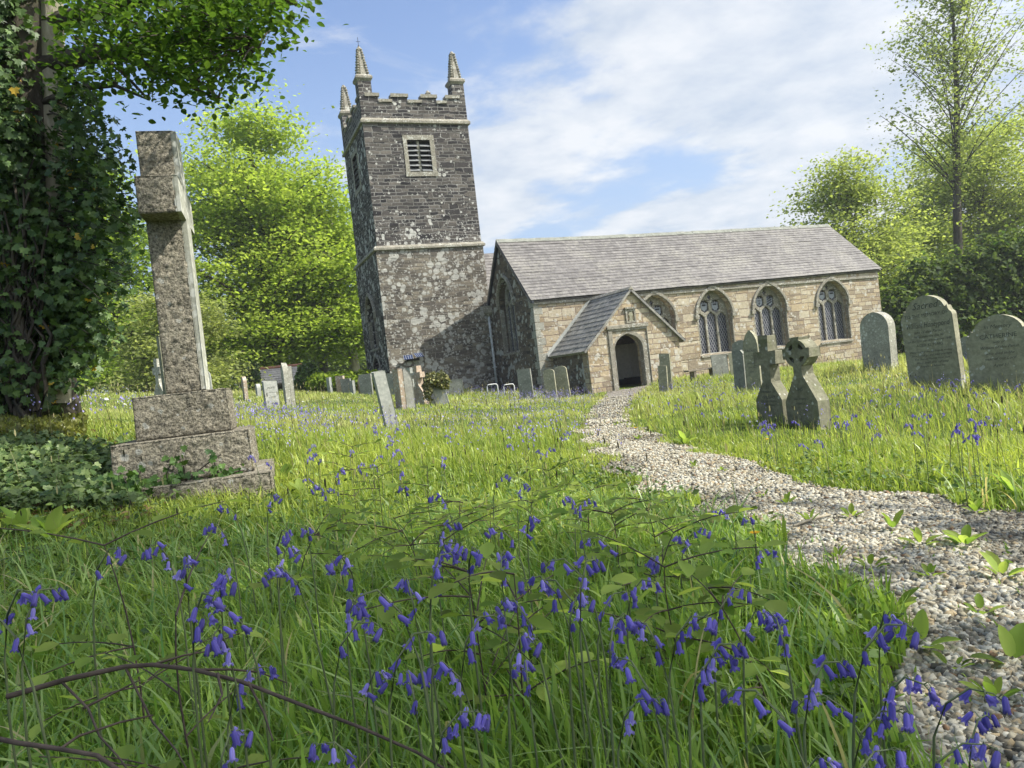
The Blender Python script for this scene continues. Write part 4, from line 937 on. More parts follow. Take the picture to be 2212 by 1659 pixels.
def tree(name, label, cat, base, top, env, tr, nl, ns, nf, ls, ca, cb, bk, seed, spr=(1.0, .22), shell=.45, droop=.1, group='trees round the churchyard', shp='diamond', bare=0.0, limb_r=.28, asc=.45, lean=(0, 0)):
    """env: list of (fraction of height, crown radius); nl limbs, ns sprays a limb, nf leaves a spray"""
    rg = np.random.default_rng(seed); base = np.array(base, float); H = top-base[2]
    o = thing(name, label, cat, tuple(base), 0, group)
    eh = np.array([e[0] for e in env]); er = np.array([e[1] for e in env])
    def axis(f): return base+np.array([lean[0]*f+.018*H*math.sin(f*5+seed), lean[1]*f+.018*H*math.cos(f*4+seed*2), H*f])
    tf = np.linspace(0, .93, 12); tp = [axis(f) for f in tf]; trd = [tr*(1.25 if i == 0 else 1)*(1-f)**.8+.02 for i, f in enumerate(tf)]
    tb = [(tp, trd)]
    hs = np.linspace(eh[0], eh[-1], 60); pr_ = np.interp(hs, eh, er)**1.0+.2; pr_ /= pr_.sum()
    sp_c, sp_s = [], []
    for i in range(nl):
        f = rg.choice(hs, p=pr_)+rg.normal(0, .01); r_ = np.interp(f, eh, er)*(shell+(1-shell)*rg.random()**.55)*(1+.14*math.sin(7*f*3+i*2.4)); az = i*2.39996+rg.normal(0, .25)
        e = axis(min(f, .99))+np.array([math.cos(az)*r_, math.sin(az)*r_, 0]); e[2] = base[2]+H*f-droop*r_
        f0 = max(.10, min(.9, f-asc*r_/H-.02)); s0 = axis(f0); mid = (s0*.45+e*.55)+np.array([0, 0, .12*r_])
        L = bez(s0, mid, e, 7); rr = max(.02, tr*limb_r*(1-f0))
        tb.append((L, [rr*(1-.85*t)+.008 for t in np.linspace(0, 1, 7)]))
        for j in range(ns):
            t = rg.random()**.7; q_ = L[min(6, int(t*6.99))]; c = q_+rg.normal(0, 1, 3)*np.array([.26, .26, .16])*(.35*r_+.6)*(.5+.8*t)
            if rg.random() < .7 and j % 2 == 0: tb.append((bez(q_, (q_+c)/2+np.array([0, 0, .1]), c, 4), [max(.008, rr*.22), max(.007, rr*.16), .007, .006]))
            sp_c.append(c); sp_s.append(.65+.7*rg.random())
    tubes_obj('trunk', tb, M[bk], o, 5)
    C = np.repeat(np.array(sp_c), nf, 0); S = np.repeat(np.array(sp_s), nf)[:, None]; n_ = len(C)
    off = rg.normal(0, 1, (n_, 3))*np.array([spr[0], spr[0], spr[1]])*S
    off[:, 2] -= .14*np.hypot(off[:, 0], off[:, 1])
    pos = C+off; nr = rg.normal(0, .5, (n_, 3)); nr[:, 2] += .9
    tipd = rg.normal(0, 1, (n_, 3)); tipd[:, 2] = tipd[:, 2]*.3-.35
    sc = np.repeat(rg.random((len(sp_c), 1)), nf, 0); t = np.clip(sc*.65+.35*rg.random((n_, 1)), 0, 1)
    col = (np.array(ca)*(1-t)+np.array(cb)*t)*(1+rg.normal(0, .14, (n_, 1)))
    leaves_obj('crown', pos, ls*(.6+.8*rg.random(n_)), nr, tipd, shp, np.clip(col, .004, 1), M['leaf'], o)
    return o
def topz(px, py, d): return float(P(px, py, d)[2])
def bpt(px, py, d):
    b = P(px, py, d); return (b[0], b[1], gz(b[0], b[1])-.15)
YG1, YG2 = (.20, .29, .045), (.40, .48, .095)     # fresh beech green
tree('beech_tree', 'large fresh yellow-green beech between the big cross and the tower', 'tree', bpt(590, 800, 52), topz(560, 208, 52), [(.17, 4.8), (.27, 6.8), (.45, 7.2), (.62, 6.8), (.78, 5.9), (.9, 4.3), (.97, 2.8)], .62, 120, 11, 60, .27, YG1, YG2, 'bark_dark', 11, (1.1, .24), .45)
tree('beech_tree', 'bright green beech glowing behind the ivy-clad trunk', 'tree', bpt(262, 820, 46), topz(262, 345, 46), [(.10, 3.6), (.3, 4.8), (.55, 4.3), (.8, 2.6), (.98, .6)], .35, 60, 10, 56, .235, (.15, .24, .03), (.34, .44, .07), 'bark_dark', 12, (.95, .24), .35)
tree('beech_tree', 'fresh green tree with a grey trunk crowding the shaded tower side', 'tree', bpt(693, 800, 57), topz(705, 385, 57), [(.27, 4.0), (.4, 4.8), (.65, 4.4), (.85, 2.9), (.98, .8)], .40, 62, 10, 56, .25, YG1, YG2, 'bark_grey', 13, (1.05, .24), .35)
tree('ash_tree', 'green tree with a brown leaning trunk close to the tower corner', 'tree', bpt(760, 800, 54), topz(768, 395, 54), [(.27, 3.2), (.4, 4.4), (.7, 4.2), (.9, 2.4), (.98, .8)], .36, 50, 10, 44, .28, YG1, (.33, .42, .06), 'bark_pale', 14, (1.0, .2), .35)
tree('hawthorn_bush', 'low spreading hawthorn of duller green behind the big cross', 'bush', bpt(395, 838, 36), topz(395, 585, 36), [(.06, 2.6), (.3, 3.1), (.6, 2.6), (.85, 1.5), (.97, .5)], .16, 60, 9, 46, .17, (.20, .24, .08), (.35, .39, .14), 'bark_dark', 15, (.55, .16), .5, .25)
tree('broadleaf_tree', 'dark-limbed tree filling the gap left of the hawthorn', 'tree', bpt(150, 840, 50), topz(150, 430, 50), [(.08, 3.6), (.35, 4.6), (.7, 3.6), (.97, .8)], .3, 46, 9, 40, .28, (.13, .21, .03), (.33, .41, .06), 'bark_dark', 16, (.9, .2), .35)
for k, (px, py, d, lab) in enumerate(((330, 640, 80, 'far dark tree between the hawthorn and the beech'), (455, 600, 82, 'far tree showing under the beech on its left'), (610, 640, 84, 'far shaded tree right under the big beech'), (735, 660, 86, 'far shaded tree behind the clipped hedge'), (60, 600, 78, 'far tree behind the ivy trunk'), (850, 640, 90, 'far tree mostly covered by the tower'))):
    tree('distant_tree', lab, 'tree', bpt(px, 830, d), topz(px, py, d), [(.04, 5.0), (.3, 6.2), (.7, 5.0), (.97, 1.2)], .4, 40, 8, 36, .42, (.10, .16, .03), (.24, .31, .06), 'bark_dark', 30+k, (1.3, .3), .3)
# right-hand trees
RG1, RG2 = (.21, .27, .065), (.38, .43, .13)
tree('slender_tree', 'tall slender sparse-leaved tree with a dark straight trunk', 'tree', bpt(2100, 700, 60), topz(2050, -120, 60), [(.42, 1.6), (.52, 4.2), (.62, 6.4), (.78, 6.2), (.9, 4.6), (.99, 2.0)], .42, 74, 11, 15, .26, (.17, .23, .06), (.34, .38, .14), 'bark_dark', 41, (.55, .42), .30, .05, limb_r=.22, asc=.95, lean=(.3, 0))
tree('beech_tree', 'rounded green tree rising behind the east end of the roof', 'tree', bpt(1868, 730, 55), topz(1850, 325, 55), [(.08, 3.8), (.3, 5.0), (.5, 5.0), (.7, 4.2), (.85, 3.2), (.97, 1.6)], .34, 84, 10, 54, .24, RG1, RG2, 'bark_dark', 42, (1.0, .34), .35, lean=(-.4, 0))
tree('beech_tree', 'broad dense green beech along the right edge behind the slender tree', 'tree', bpt(2150, 720, 68), topz(2140, 225, 68), [(.10, 6.2), (.3, 8.2), (.55, 8.2), (.75, 7.4), (.9, 6.0), (.98, 3.8)], .55, 120, 11, 52, .28, RG1, RG2, 'bark_grey', 43, (1.1, .38), .4)
tree('broadleaf_tree', 'green tree whose low branches stretch left over the roof end', 'tree', bpt(1800, 745, 62), topz(1760, 470, 62), [(.10, 4.2), (.4, 5.2), (.7, 4.4), (.97, 1.0)], .3, 46, 9, 40, .32, RG1, RG2, 'bark_dark', 44, (1.1, .22), .4)
tree('broadleaf_tree', 'mid-green tree filling the gap below the slender trunk', 'tree', bpt(2010, 735, 65), topz(2005, 405, 65), [(.05, 4.5), (.3, 5.6), (.6, 5.2), (.85, 3.1), (.97, 1.0)], .3, 54, 9, 42, .27, RG1, (.30, .36, .08), 'bark_dark', 45, (.95, .34), .35)
tree('slender_tree', 'thin-branched sparse tree reaching in from the top right edge', 'tree', bpt(2420, 700, 56), topz(2400, -260, 56), [(.40, 3.0), (.5, 6.2), (.75, 7.4), (.97, 1.5)], .28, 44, 8, 7, .25, (.17, .22, .06), (.32, .36, .13), 'bark_dark', 46, (.60, .42), .35, .05, limb_r=.17, asc=.8)

def bush(name, label, cat, blobs, n_, ls, ca, cb, mat, shp, seed, stems=None, group=None, flat=.3, sh=.72):
    """leafy mass: leaves through the outer part of several ellipsoids, on a few stems"""
    rg = np.random.default_rng(seed); c0 = np.mean([b_[0] for b_ in blobs], 0); zb = min(b_[0][2]-b_[1][2] for b_ in blobs)
    o = thing(name, label, cat, (c0[0], c0[1], zb), 0, group)
    vol = np.array([np.prod(b_[1])**(2/3) for b_ in blobs]); cnt = (vol/vol.sum()*n_).astype(int); Ps, Ns, Cs = [], [], []
    for (c, r_), m_ in zip(blobs, cnt):
        u = unit(rg.normal(0, 1, (m_, 3))); rad = (sh+(1-sh)*rg.random((m_, 1)))*(1+.16*np.sin(u[:, :1]*9+u[:, 2:]*7+c[0])+.10*np.sin(u[:, 1:2]*17+u[:, 2:]*13))
        Ps.append(np.array(c)+u*rad*np.array(r_)); Ns.append(u*.8+rg.normal(0, .5, (m_, 3))+np.array([0, 0, .35])); Cs.append(mixcol(rg, ca, cb, m_))
    Pq = np.vstack(Ps); tipd = rg.normal(0, 1, Pq.shape); tipd[:, 2] -= .5
    tb = []
    for c, r_ in blobs:
        c = np.array(c, float)
        for k in range(2):
            s_ = np.array([c[0]+rg.normal(0, .15*r_[0]), c[1]+rg.normal(0, .15*r_[1]), zb]); tb.append((bez(s_, (s_+c)/2+rg.normal(0, .1, 3)*np.array(r_), c+rg.normal(0, .3, 3)*np.array(r_), 5), [.05*min(r_[0], 1.5), .04*min(r_[0], 1.5), .03, .02, .012]))
    if stems is not False: tubes_obj('stems', tb, M['bark_dark'], o, 5)
    leaves_obj('foliage', Pq, ls*(.6+.8*rg.random(len(Pq))), np.vstack(Ns), tipd, shp, np.vstack(Cs), M[mat], o)
    return o
def blob(px, py, rx, ry, d, depth=None):
    return (tuple(P(px, py, d)), (rx/F2*d, (depth or rx/F2*d), ry/F2*d))
# laurel thicket on the right: it stands on its own ground, an irregular dark wall of leaves
bush('laurel_thicket', 'dark overgrown laurel hedge between the chapel end and the right edge', 'hedge',
     [blob(1935, 690, 62, 75, 41, 1.4), blob(2000, 650, 75, 95, 42, 1.5), blob(2075, 640, 80, 95, 42, 1.6), blob(2150, 615, 85, 105, 42, 1.6), blob(2225, 600, 85, 115, 42, 1.6), blob(2310, 590, 90, 120, 42, 1.6), blob(2400, 590, 90, 120, 42, 1.6),
      blob(1960, 720, 60, 55, 40.5, 1.2), blob(2060, 715, 70, 65, 41, 1.2), blob(2160, 705, 80, 70, 41, 1.2), blob(2260, 690, 80, 70, 41, 1.2)], 30000, .26, (.030, .062, .018), (.16, .22, .05), 'leaf', 'oval', 51, flat=.3)
bush('clipped_hedge', 'low bright yellow-green hedge left of the tower foot', 'hedge', [blob(x_, 826-(x_-690)*.05, 26, 19, 36.2, .8) for x_ in range(690, 812, 15)], 6500, .15, (.10, .17, .02), (.30, .38, .04), 'leaf', 'oval', 52, sh=.8)
bush('ivy_bush', 'rounded clump of ivy swallowing the right end of the shed', 'bush', [blob(664, 803, 19, 22, 40.5), blob(682, 822, 20, 22, 40.3), blob(652, 822, 14, 20, 40.2)], 2600, .16, (.04, .085, .018), (.13, .21, .04), 'ivyleaf', 'ivy', 53)
bush('ivy_bush', 'dark ivy clump at the left end of the shed', 'bush', [blob(545, 805, 15, 26, 41.5), blob(552, 828, 12, 16, 41)], 1300, .16, (.03, .065, .014), (.09, .15, .03), 'ivyleaf', 'ivy', 54)
ic = P(945, 826, 23.85)
bush('ivy_cape', 'shaggy ivy draped over the squat pale stone by the tower', 'ivy', [((ic[0]-.12, ic[1], ic[2]+.10), (.28, .22, .22)), ((ic[0]+.16, ic[1]+.02, ic[2]+.02), (.25, .22, .28)), ((ic[0]-.34, ic[1]+.05, ic[2]-.2), (.13, .2, .4))], 1400, .085, (.06, .085, .02), (.24, .22, .08), 'ivyleaf', 'ivy', 55, stems=False)

# ---- the ivy-clad tree close by on the left
rg = np.random.default_rng(60)
tbase = P(66, 890, 7.6); tbase = np.array([tbase[0], tbase[1], gz(tbase[0], tbase[1])-.1])
ttop = P(62, -420, 7.6)
near = thing('ivy_clad_tree', 'big dark tree trunk at the left edge with a leafy bough reaching over the cross', 'tree', tuple(tbase))
tpts = [tbase*(1-f)+ttop*f+np.array([.05*math.sin(f*7), .05*math.cos(f*6), 0]) for f in np.linspace(0, 1, 14)]
trk = MB().tube(tpts, [.46, .36, .33]+[.31-.006*i for i in range(11)], 14); trk.build('trunk', M['bark_dark'], near, smooth=True)
tubes_obj('second_stem', [([P(122, 870, 7.5), P(124, 560, 7.5), P(120, 300, 7.5), P(112, 0, 7.5), P(104, -400, 7.5)], [.13, .115, .11, .10, .095])], M['bark_pale'], near, 9)
bough = []
B0 = [P(60, 150, 7.5), P(180, 122, 7.4), P(280, 112, 7.1), P(380, 90, 6.8), P(480, 85, 6.4), P(560, 100, 6.1)]
bough.append((B0, [.11, .095, .08, .055, .035, .014]))
B1 = [P(70, 60, 7.6), P(230, 20, 7.2), P(380, -30, 6.7), P(540, -40, 6.3), P(640, 10, 6.0)]; bough.append((B1, [.10, .08, .055, .03, .01]))
B2 = [P(250, 115, 7.2), P(330, 150, 6.9), P(420, 190, 6.6), P(470, 215, 6.5)]; bough.append((B2, [.045, .03, .02, .008]))
B3 = [P(80, 230, 7.5), P(170, 190, 7.2), P(250, 185, 6.9), P(320, 215, 6.7)]; bough.append((B3, [.05, .035, .02, .008]))
poly = [(150+(a_-150)*.90, b_-6) for a_, b_ in [(150, -60), (700, -60), (655, 25), (645, 75), (615, 60), (575, 45), (592, 110), (560, 190), (520, 150), (500, 200), (480, 232), (440, 195), (400, 160), (372, 190), (352, 232), (328, 190), (285, 175), (262, 150), (235, 190), (200, 175), (150, 200)]]
pts = []
while len(pts) < 430:
    x_, y_ = rg.uniform(140, 680), rg.uniform(-60, 235)
    if inside(poly, np.array([x_]), np.array([y_]))[0] and (x_ > 340 or rg.random() < .55): pts.append((x_, y_))
pc = []
for x_, y_ in pts:
    d = rg.uniform(5.7, 7.5)-.0006*(x_-300); c = P(x_, y_, d); pc.append(c)
    srcs = [q_ for L, _ in bough[:4] for q_ in L]
    j = int(np.argmin([np.linalg.norm(q_-c)+(0 if q_[2] > c[2]-.3 else .2) for q_ in srcs])); s_ = np.array(srcs[j])
    if rg.random() < .55: bough.append((bez(s_, (s_+c)/2+np.array([0, 0, .08]), c, 5), [.012, .009, .007, .005, .003]))
tubes_obj('bough', bough, M['bark_dark'], near, 5)
pc = np.array(pc); nf = 15; C = np.repeat(pc, nf, 0); n_ = len(C); off = rg.normal(0, 1, (n_, 3))*np.array([.15, .15, .055]); off[:, 2] -= .25*np.hypot(off[:, 0], off[:, 1])
nr = rg.normal(0, .5, (n_, 3)); nr[:, 2] += .9; tipd = rg.normal(0, 1, (n_, 3)); tipd[:, 2] = -.6
leaves_obj('beech_leaves', C+off, .064*(.65+.6*rg.random(n_)), nr, tipd, 'oval', mixcol(rg, (.035, .08, .012), (.10, .17, .024), n_), M['leaf'], near)

ivy = thing('climbing_ivy', 'dense dark ivy cloaking the left-hand trunk, sprays hanging right', 'ivy', tuple(tbase+np.array([.3, -.3, 0])))
iv = [(20, -80, 70, 150), (10, 60, 70, 140), (20, 200, 72, 130), (30, 330, 75, 120), (40, 450, 85, 130), (50, 570, 105, 120), (50, 690, 110, 110), (50, 800, 95, 90), (-40, 500, 60, 400), (100, 830, 40, 45), (110, 520, 50, 70), (150, 640, 60, 70), (170, 730, 50, 60)]
Ps, Ns = [], []; tb = []
for x_, y_, rx, ry in iv:
    c, r_ = blob(x_, y_, rx, ry, 7.35+.25*rg.random(), .55); m_ = int(1500*(rx*ry/9000)**.8)
    u = unit(rg.normal(0, 1, (m_, 3))); u[:, 1] = -np.abs(u[:, 1])*np.where(rg.random(m_) < .8, 1, -1)
    rad = (.55+.55*rg.random((m_, 1)))*(1+.26*np.sin(u[:, :1]*8+u[:, 2:]*11+x_)); Ps.append(np.array(c)+u*rad*np.array(r_)); Ns.append(u*.9+rg.normal(0, .45, (m_, 3))+np.array([0, -.1, .25]))
# loose sprays that hang out to the right of the trunk
SPR = [(185, 250, 40), (215, 300, 45), (240, 345, 45), (225, 385, 40), (255, 400, 30), (200, 330, 60), (235, 440, 45), (250, 470, 40), (200, 430, 60), (180, 500, 60), (235, 520, 50), (250, 560, 40), (215, 590, 50), (230, 640, 45), (200, 690, 55), (215, 740, 40), (190, 770, 40), (160, 400, 50), (195, 215, 30), (265, 500, 30), (285, 465, 25), (260, 600, 30), (150, 800, 45)]
for x_, y_, rr in SPR:
    for q_ in range(9):
        ex, ey = x_+rg.normal(0, rr*.55), y_+rg.normal(0, rr*.5); e = P(ex, ey, 7.15+rg.normal(0, .25)); s0 = P(110+rg.normal(0, 10), ey-rg.uniform(-10, 90), 7.5); L = bez(s0, (s0+e)/2+np.array([0, -.05, .10]), e, 7)
        if q_ < 5: tb.append((L, [.012, .010, .008, .006, .005, .004, .003]))
        m_ = int(rg.integers(9, 22)); j = rg.integers(3, 7, m_); Ps.append(L[j]+rg.normal(0, 1, (m_, 3))*np.array([.075, .09, .085])); Ns.append(rg.normal(0, .6, (m_, 3))+np.array([.1, -.5, .5]))
for k in range(26):
    x_ = rg.uniform(0, 92); y0 = rg.uniform(860, 920); y1 = y0-rg.uniform(200, 600); dd = 7.05
    tb.append(([P(x_+rg.normal(0, 14), y0+(y1-y0)*f, dd+rg.normal(0, .03)) for f in np.linspace(0, 1, 9)], [.022-.0015*i for i in range(9)]))
tubes_obj('stems', tb, M['bark_dark'], ivy, 5)
Pq = np.vstack(Ps); tipd = rg.normal(0, .6, Pq.shape); tipd[:, 2] -= 1
cl_ = mixcol(rg, (.026, .060, .016), (.10, .165, .04), len(Pq)); ye = rg.random(len(Pq)) < .006; cl_[ye] = (.45, .30, .03)
leaves_obj('leaves', Pq, .074*(.6+.75*rg.random(len(Pq))), np.vstack(Ns), tipd, 'ivy', cl_, M['ivyleaf'], ivy)
# the tree whose crown, beyond the right edge of the view, throws the shade over the near ground
gc = np.array([-.6, -.2]); 
def shade_tree(name, label, cx, cy, zc, r_, nsp, nf, ls, seed):
    nf = int(nf*.33); rg = np.random.default_rng(seed); h = zc-gz(cx, cy); o = thing(name, label, 'tree', (cx, cy, gz(cx, cy)-.1), 0, 'trees beside the path')
    tb = [([(cx, cy, gz(cx, cy)-.1), (cx+.1, cy, gz(cx, cy)+h*.5), (cx, cy+.1, zc)], [.42, .33, .18])]
    cen = []
    for k in range(nsp):
        u = unit(rg.normal(0, 1, 3)); c = np.array([cx, cy, zc])+u*np.array(r_)*rg.random()**.4; cen.append(c)
        if k % 6 == 0: tb.append((bez(np.array([cx, cy, zc-r_[2]*.6]), (np.array([cx, cy, zc])+c)/2, c, 5), [.12, .08, .05, .03, .01]))
    tubes_obj('trunk', tb, M['bark_grey'], o, 6)
    C = np.repeat(np.array(cen), nf, 0); n_ = len(C); off = rg.normal(0, 1, (n_, 3))*np.array([.55, .55, .16]); nr = rg.normal(0, .5, (n_, 3)); nr[:, 2] += 1
    leaves_obj('crown', C+off, ls*(.6+.8*rg.random(n_)), nr, rg.normal(0, 1, (n_, 3)), 'diamond', mixcol(rg, (.07, .14, .015), (.16, .25, .03), n_), M['leaf'], o)
sdir = np.array([SD.x, SD.y])/SD.z
for k, (gx_, gy_, H_, rr, nsp, lab) in enumerate(((-1.0, .9, 9.5, (4.1, 4.2, 2.6), 260, 'beech beside the path whose crown shades the near bluebells'), (-3.4, 3.3, 13.5, (3.6, 3.4, 2.4), 230, 'tall beech beside the path shading the ivy bank'))):
    shade_tree('beech_tree', lab, gx_+sdir[0]*H_, gy_+sdir[1]*H_, H_-.7, rr, nsp, 52, .24, 70+k)

# ivy carpet and mossy bank under the tree
def on_ground(px, py, lift=0.0):
    """where the sight line through a spot of the photograph meets the ground"""
    px, py = np.atleast_1d(px).astype(float), np.atleast_1d(py).astype(float)
    r = FWD[None]+RGT[None]*((px-1106)/F2)[:, None]-UPV[None]*((py-829.5)/F2)[:, None]
    d = np.full(len(px), .6); hit = np.zeros(len(px), bool)
    for k in range(150):
        q_ = r*d[:, None]; below = q_[:, 2] < ground_h(q_[:, 0], q_[:, 1])+lift
        hit |= below; d = np.where(hit, d, d*1.035)
    lo, hi = d/1.035, d
    for k in range(12):
        m_ = (lo+hi)/2; q_ = r*m_[:, None]; b_ = q_[:, 2] < ground_h(q_[:, 0], q_[:, 1])+lift; hi = np.where(b_, m_, hi); lo = np.where(b_, lo, m_)
    return r*((lo+hi)/2)[:, None]
xx, yy = rg.uniform(-60, 310, 5200), rg.uniform(935, 1120, 5200)
kp = (yy > 952+.10*np.abs(xx-60)) & (yy < 1110-.02*xx) & ~((xx > 255) & (yy < 960))
gp = on_ground(xx[kp], yy[kp]); gp[:, 2] += rg.uniform(.01, .10, len(gp)); n_ = len(gp)
nr = rg.normal(0, .45, (n_, 3)); nr[:, 2] += .8; nr[:, 1] -= .35
tag(leaves_obj('ground_ivy', gp, .052*(.55+.8*rg.random(n_)), nr, rg.normal(0, 1, (n_, 3)), 'ivy', mixcol(rg, (.035, .075, .02), (.15, .205, .065), n_), M['ivyleaf']), 'ivy leaves carpeting the bank left of the big cross', 'ivy', kind='stuff')
def sprig(name, label, anchor, spread, n_, ls, seed, cat='ivy', cola=(.03, .08, .015), colb=(.10, .18, .035), depth=.05):
    rg = np.random.default_rng(seed); anchor = np.array(anchor, float); o = thing(name, label, cat, tuple(anchor), 0, 'ivy sprays on the big cross')
    tb, Ps = [], []
    for k in range(6):
        e = anchor+np.array([rg.normal(0, spread), rg.normal(0, depth*.4), rg.uniform(.1, 1.0)*spread*1.3]); L = bez(anchor+np.array([rg.normal(0, .04), 0, 0]), (anchor+e)/2+np.array([rg.normal(0, .05), -.03, .03]), e, 6); tb.append((L, [.005]*6))
        for q_ in range(n_//6): Ps.append(L[rg.integers(0, 6)]+rg.normal(0, 1, 3)*np.array([.03, .02, .03])-np.array([0, depth*rg.random(), 0]))
    tubes_obj('stems', tb, M['bark_dark'], o, 4); Ps = np.array(Ps); m_ = len(Ps); nr = rg.normal(0, .4, (m_, 3)); nr[:, 1] -= .9; nr[:, 2] += .25
    td = rg.normal(0, .5, (m_, 3)); td[:, 2] -= .6
    leaves_obj('leaves', Ps, ls*(.6+.7*rg.random(m_)), nr, td, 'ivy', mixcol(rg, cola, colb, m_), M['ivyleaf'], o)
sprig('ivy_spray', 'ivy spray climbing the middle of the second block of the big cross', (CX-.16, CY-.50, z_b3-.03), .16, 90, .055, 81)
sprig('ivy_spray', 'thin upright ivy strand near the right end of the second block', (CX+.19, CY-.49, z_b3-.02), .09, 42, .05, 82)
sprig('ivy_spray', 'thick ivy tangle over the left end of the lowest plinth', (CX-.42, CY-.68, CZ-.02), .18, 120, .06, 83)

# ------------------------------------------------------------------ grass
def polar(rg, n_, d0, d1, a0, a1, power):
    d = (d0**power+(d1**power-d0**power)*rg.random(n_))**(1/power); a = YAW+R(a0)+R(a1-a0)*rg.random(n_)
    return np.sin(a)*d, np.cos(a)*d, d
def vnoise(x, y, s):
    return .5+.25*(np.sin(x*s+1.3*np.sin(y*s*.7))+np.sin(y*s*1.2+1.7*np.sin(x*s*.8+2)))
def blades(rg, x, y, h, w_, col, seg, lean):
    n_ = len(x); z0 = ground_h(x, y)-.015; az = rg.uniform(0, 2*math.pi, n_); ld = rg.uniform(0, 2*math.pi, n_)*.75+.3
    side = np.c_[np.cos(az), np.sin(az), np.zeros(n_)]; bend = np.c_[np.cos(ld), np.sin(ld), np.zeros(n_)]*(lean*h*(.25+rg.random(n_)*1.0))[:, None]
    lv = np.linspace(0, 1, seg+1); V = []
    for i, t in enumerate(lv):
        c = np.c_[x, y, z0]+bend*(t**2)+np.c_[np.zeros(n_), np.zeros(n_), h*(t-.28*lean*t**3)]
        if i == seg: V.append(c[:, None])
        else:
            ww = (w_*(1-.75*t**2)*.5)[:, None]; V += [(c-side*ww)[:, None], (c+side*ww)[:, None]]
    V = np.concatenate(V, 1); k = V.shape[1]; T = []
    for i in range(seg-1): a = 2*i; T += [(a, a+1, a+3), (a, a+3, a+2)]
    a = 2*(seg-1); T.append((a, a+1, a+2))
    T = np.array(T)[None]+(np.arange(n_)*k)[:, None, None]
    return V.reshape(-1, 3), T.reshape(-1, 3), np.repeat(col, k, 0)
def cross_box(x, y, m_=.0): return (x > CX-.70-m_) & (x < CX+.56+m_) & (y > CY-.62-m_) & (y < CY+.64+m_)
rg = np.random.default_rng(101); parts = []
for n_, d0, d1, a0, a1, pw, seg, hmin, hmax, wmul in ((60000, .55, 3.2, -44, 44, 1.7, 4, .08, .22, 1.15), (90000, 3.0, 9.0, -40, 40, 1.5, 3, .09, .21, 1.25), (170000, 9.0, 44, -38, 38, 1.15, 2, .10, .23, 1.0)):
    x, y, d = polar(rg, n_, d0, d1, a0, a1, pw)
    edge = rg.random(n_) < .03
    k = ~(on_path(x, y) & ~edge) & ~in_building(x, y) & ~cross_box(x, y)
    x, y, d = x[k], y[k], d[k]; n_ = len(x)
    lat = (x*RGT[0]+y*RGT[1])
    tall = np.clip(vnoise(x, y, .8)*.9+.25, .35, 1.25); right = np.clip((lat-1.0)/3, 0, 1)*np.clip((d-3)/3, 0, 1)
    h = (hmin+(hmax-hmin)*rg.random(n_)**1.3)*tall*(1+.55*right)
    h = np.where(on_path(x, y, .12), h*.35, h); pe = on_path(x+.22, y-.05, .1) | on_path(x+.4, y-.1, .1) | on_path(x-.25, y, .1); h = np.where(pe, h*.6, h)
    near_bank = (lat < -2.2) & (d < 7.5); h = np.where(near_bank, h*.55, h)
    w_ = np.maximum((.0035+.004*rg.random(n_))*wmul, .00085*d*(.7+.6*rg.random(n_)))
    broad = rg.random(n_) < (.14 if d1 < 4 else .05); w_ = np.where(broad, w_*2.1, w_); h = np.where(broad, h*1.2, h)
    t = np.clip(vnoise(x, y, 1.9)*.6+rg.normal(.22, .34, n_), 0, 1)[:, None]
    c = np.array((.13, .215, .028))*(1-t)+np.array((.41, .47, .085))*t
    warm = np.clip((d-6)/10, 0, 1)[:, None]*np.clip(vnoise(x+3, y, .5), .2, 1)[:, None]; c = c*(1-.6*warm)+np.array((.52, .50, .21))*.6*warm
    st = rg.random(n_) < (.035+.05*(d > 9)); c[st] = np.array((.34, .30, .13))*(.7+.5*rg.random((st.sum(), 1)))
    nearf = np.clip((5.5-d)/4, 0, 1)[:, None]; c = c*(1-nearf*np.array([[.20, .02, .0]]))
    c = np.clip(c*(1+rg.normal(0, .16, (n_, 1))), .005, 1)
    parts.append(blades(rg, x, y, h, w_, c, seg, np.clip(rg.normal(.55, .25, n_), .05, 1.2)))
# long broad strap leaves of the bluebells and coarse grass close to the viewer
x, y, d = polar(rg, 5200, .6, 4.2, -44, 40, 1.35); k = ~on_path(x, y) & ~on_path(x+.15, y, .1) & ~cross_box(x, y, .1); x, y, d = x[k], y[k], d[k]; n_ = len(x)
t = rg.random((n_, 1)); c = (np.array((.10, .22, .04))*(1-t)+np.array((.34, .45, .14))*t); st = rg.random(n_) < .05; c[st] = np.array((.50, .43, .20))
parts.append(blades(rg, x, y, rg.uniform(.13, .30, n_), rg.uniform(.005, .0105, n_), c, 6, np.clip(rg.normal(.95, .4, n_), .15, 2.0)))
# seeding stalks: a thin stem with a narrow head
x, y, d = polar(rg, 2400, 3.2, 40, -37, 37, 1.0); k = ~on_path(x, y) & ~in_building(x, y) & ~cross_box(x, y, .1); x, y, d = x[k], y[k], d[k]; n_ = len(x)
hh = rg.uniform(.26, .52, n_); c = np.where(rg.random((n_, 1)) < .45, np.array([[.05, .045, .03]]), np.array([[.42, .37, .19]]))
parts.append(blades(rg, x, y, hh, np.maximum(.0022, .0006*d), c*.8, 2, np.full(n_, .25)))
V_, T_, C_ = [], [], []; k = 0
for v_, t_, c_ in parts: V_.append(v_); T_.append(t_+k); C_.append(c_); k += len(v_)
tag(tri_mesh('grass', np.vstack(V_), np.vstack(T_), M['grass'], None, np.vstack(C_)), 'long green meadow grass covering the churchyard', 'grass', kind='stuff')
az = rg.uniform(0, 6.28, n_); ld = np.c_[np.cos(az), np.sin(az), 0*az]
hp_ = np.c_[x, y, ground_h(x, y)+hh*.86]; sz_ = np.maximum(.035, .0030*d)*rg.uniform(.8, 1.5, n_)
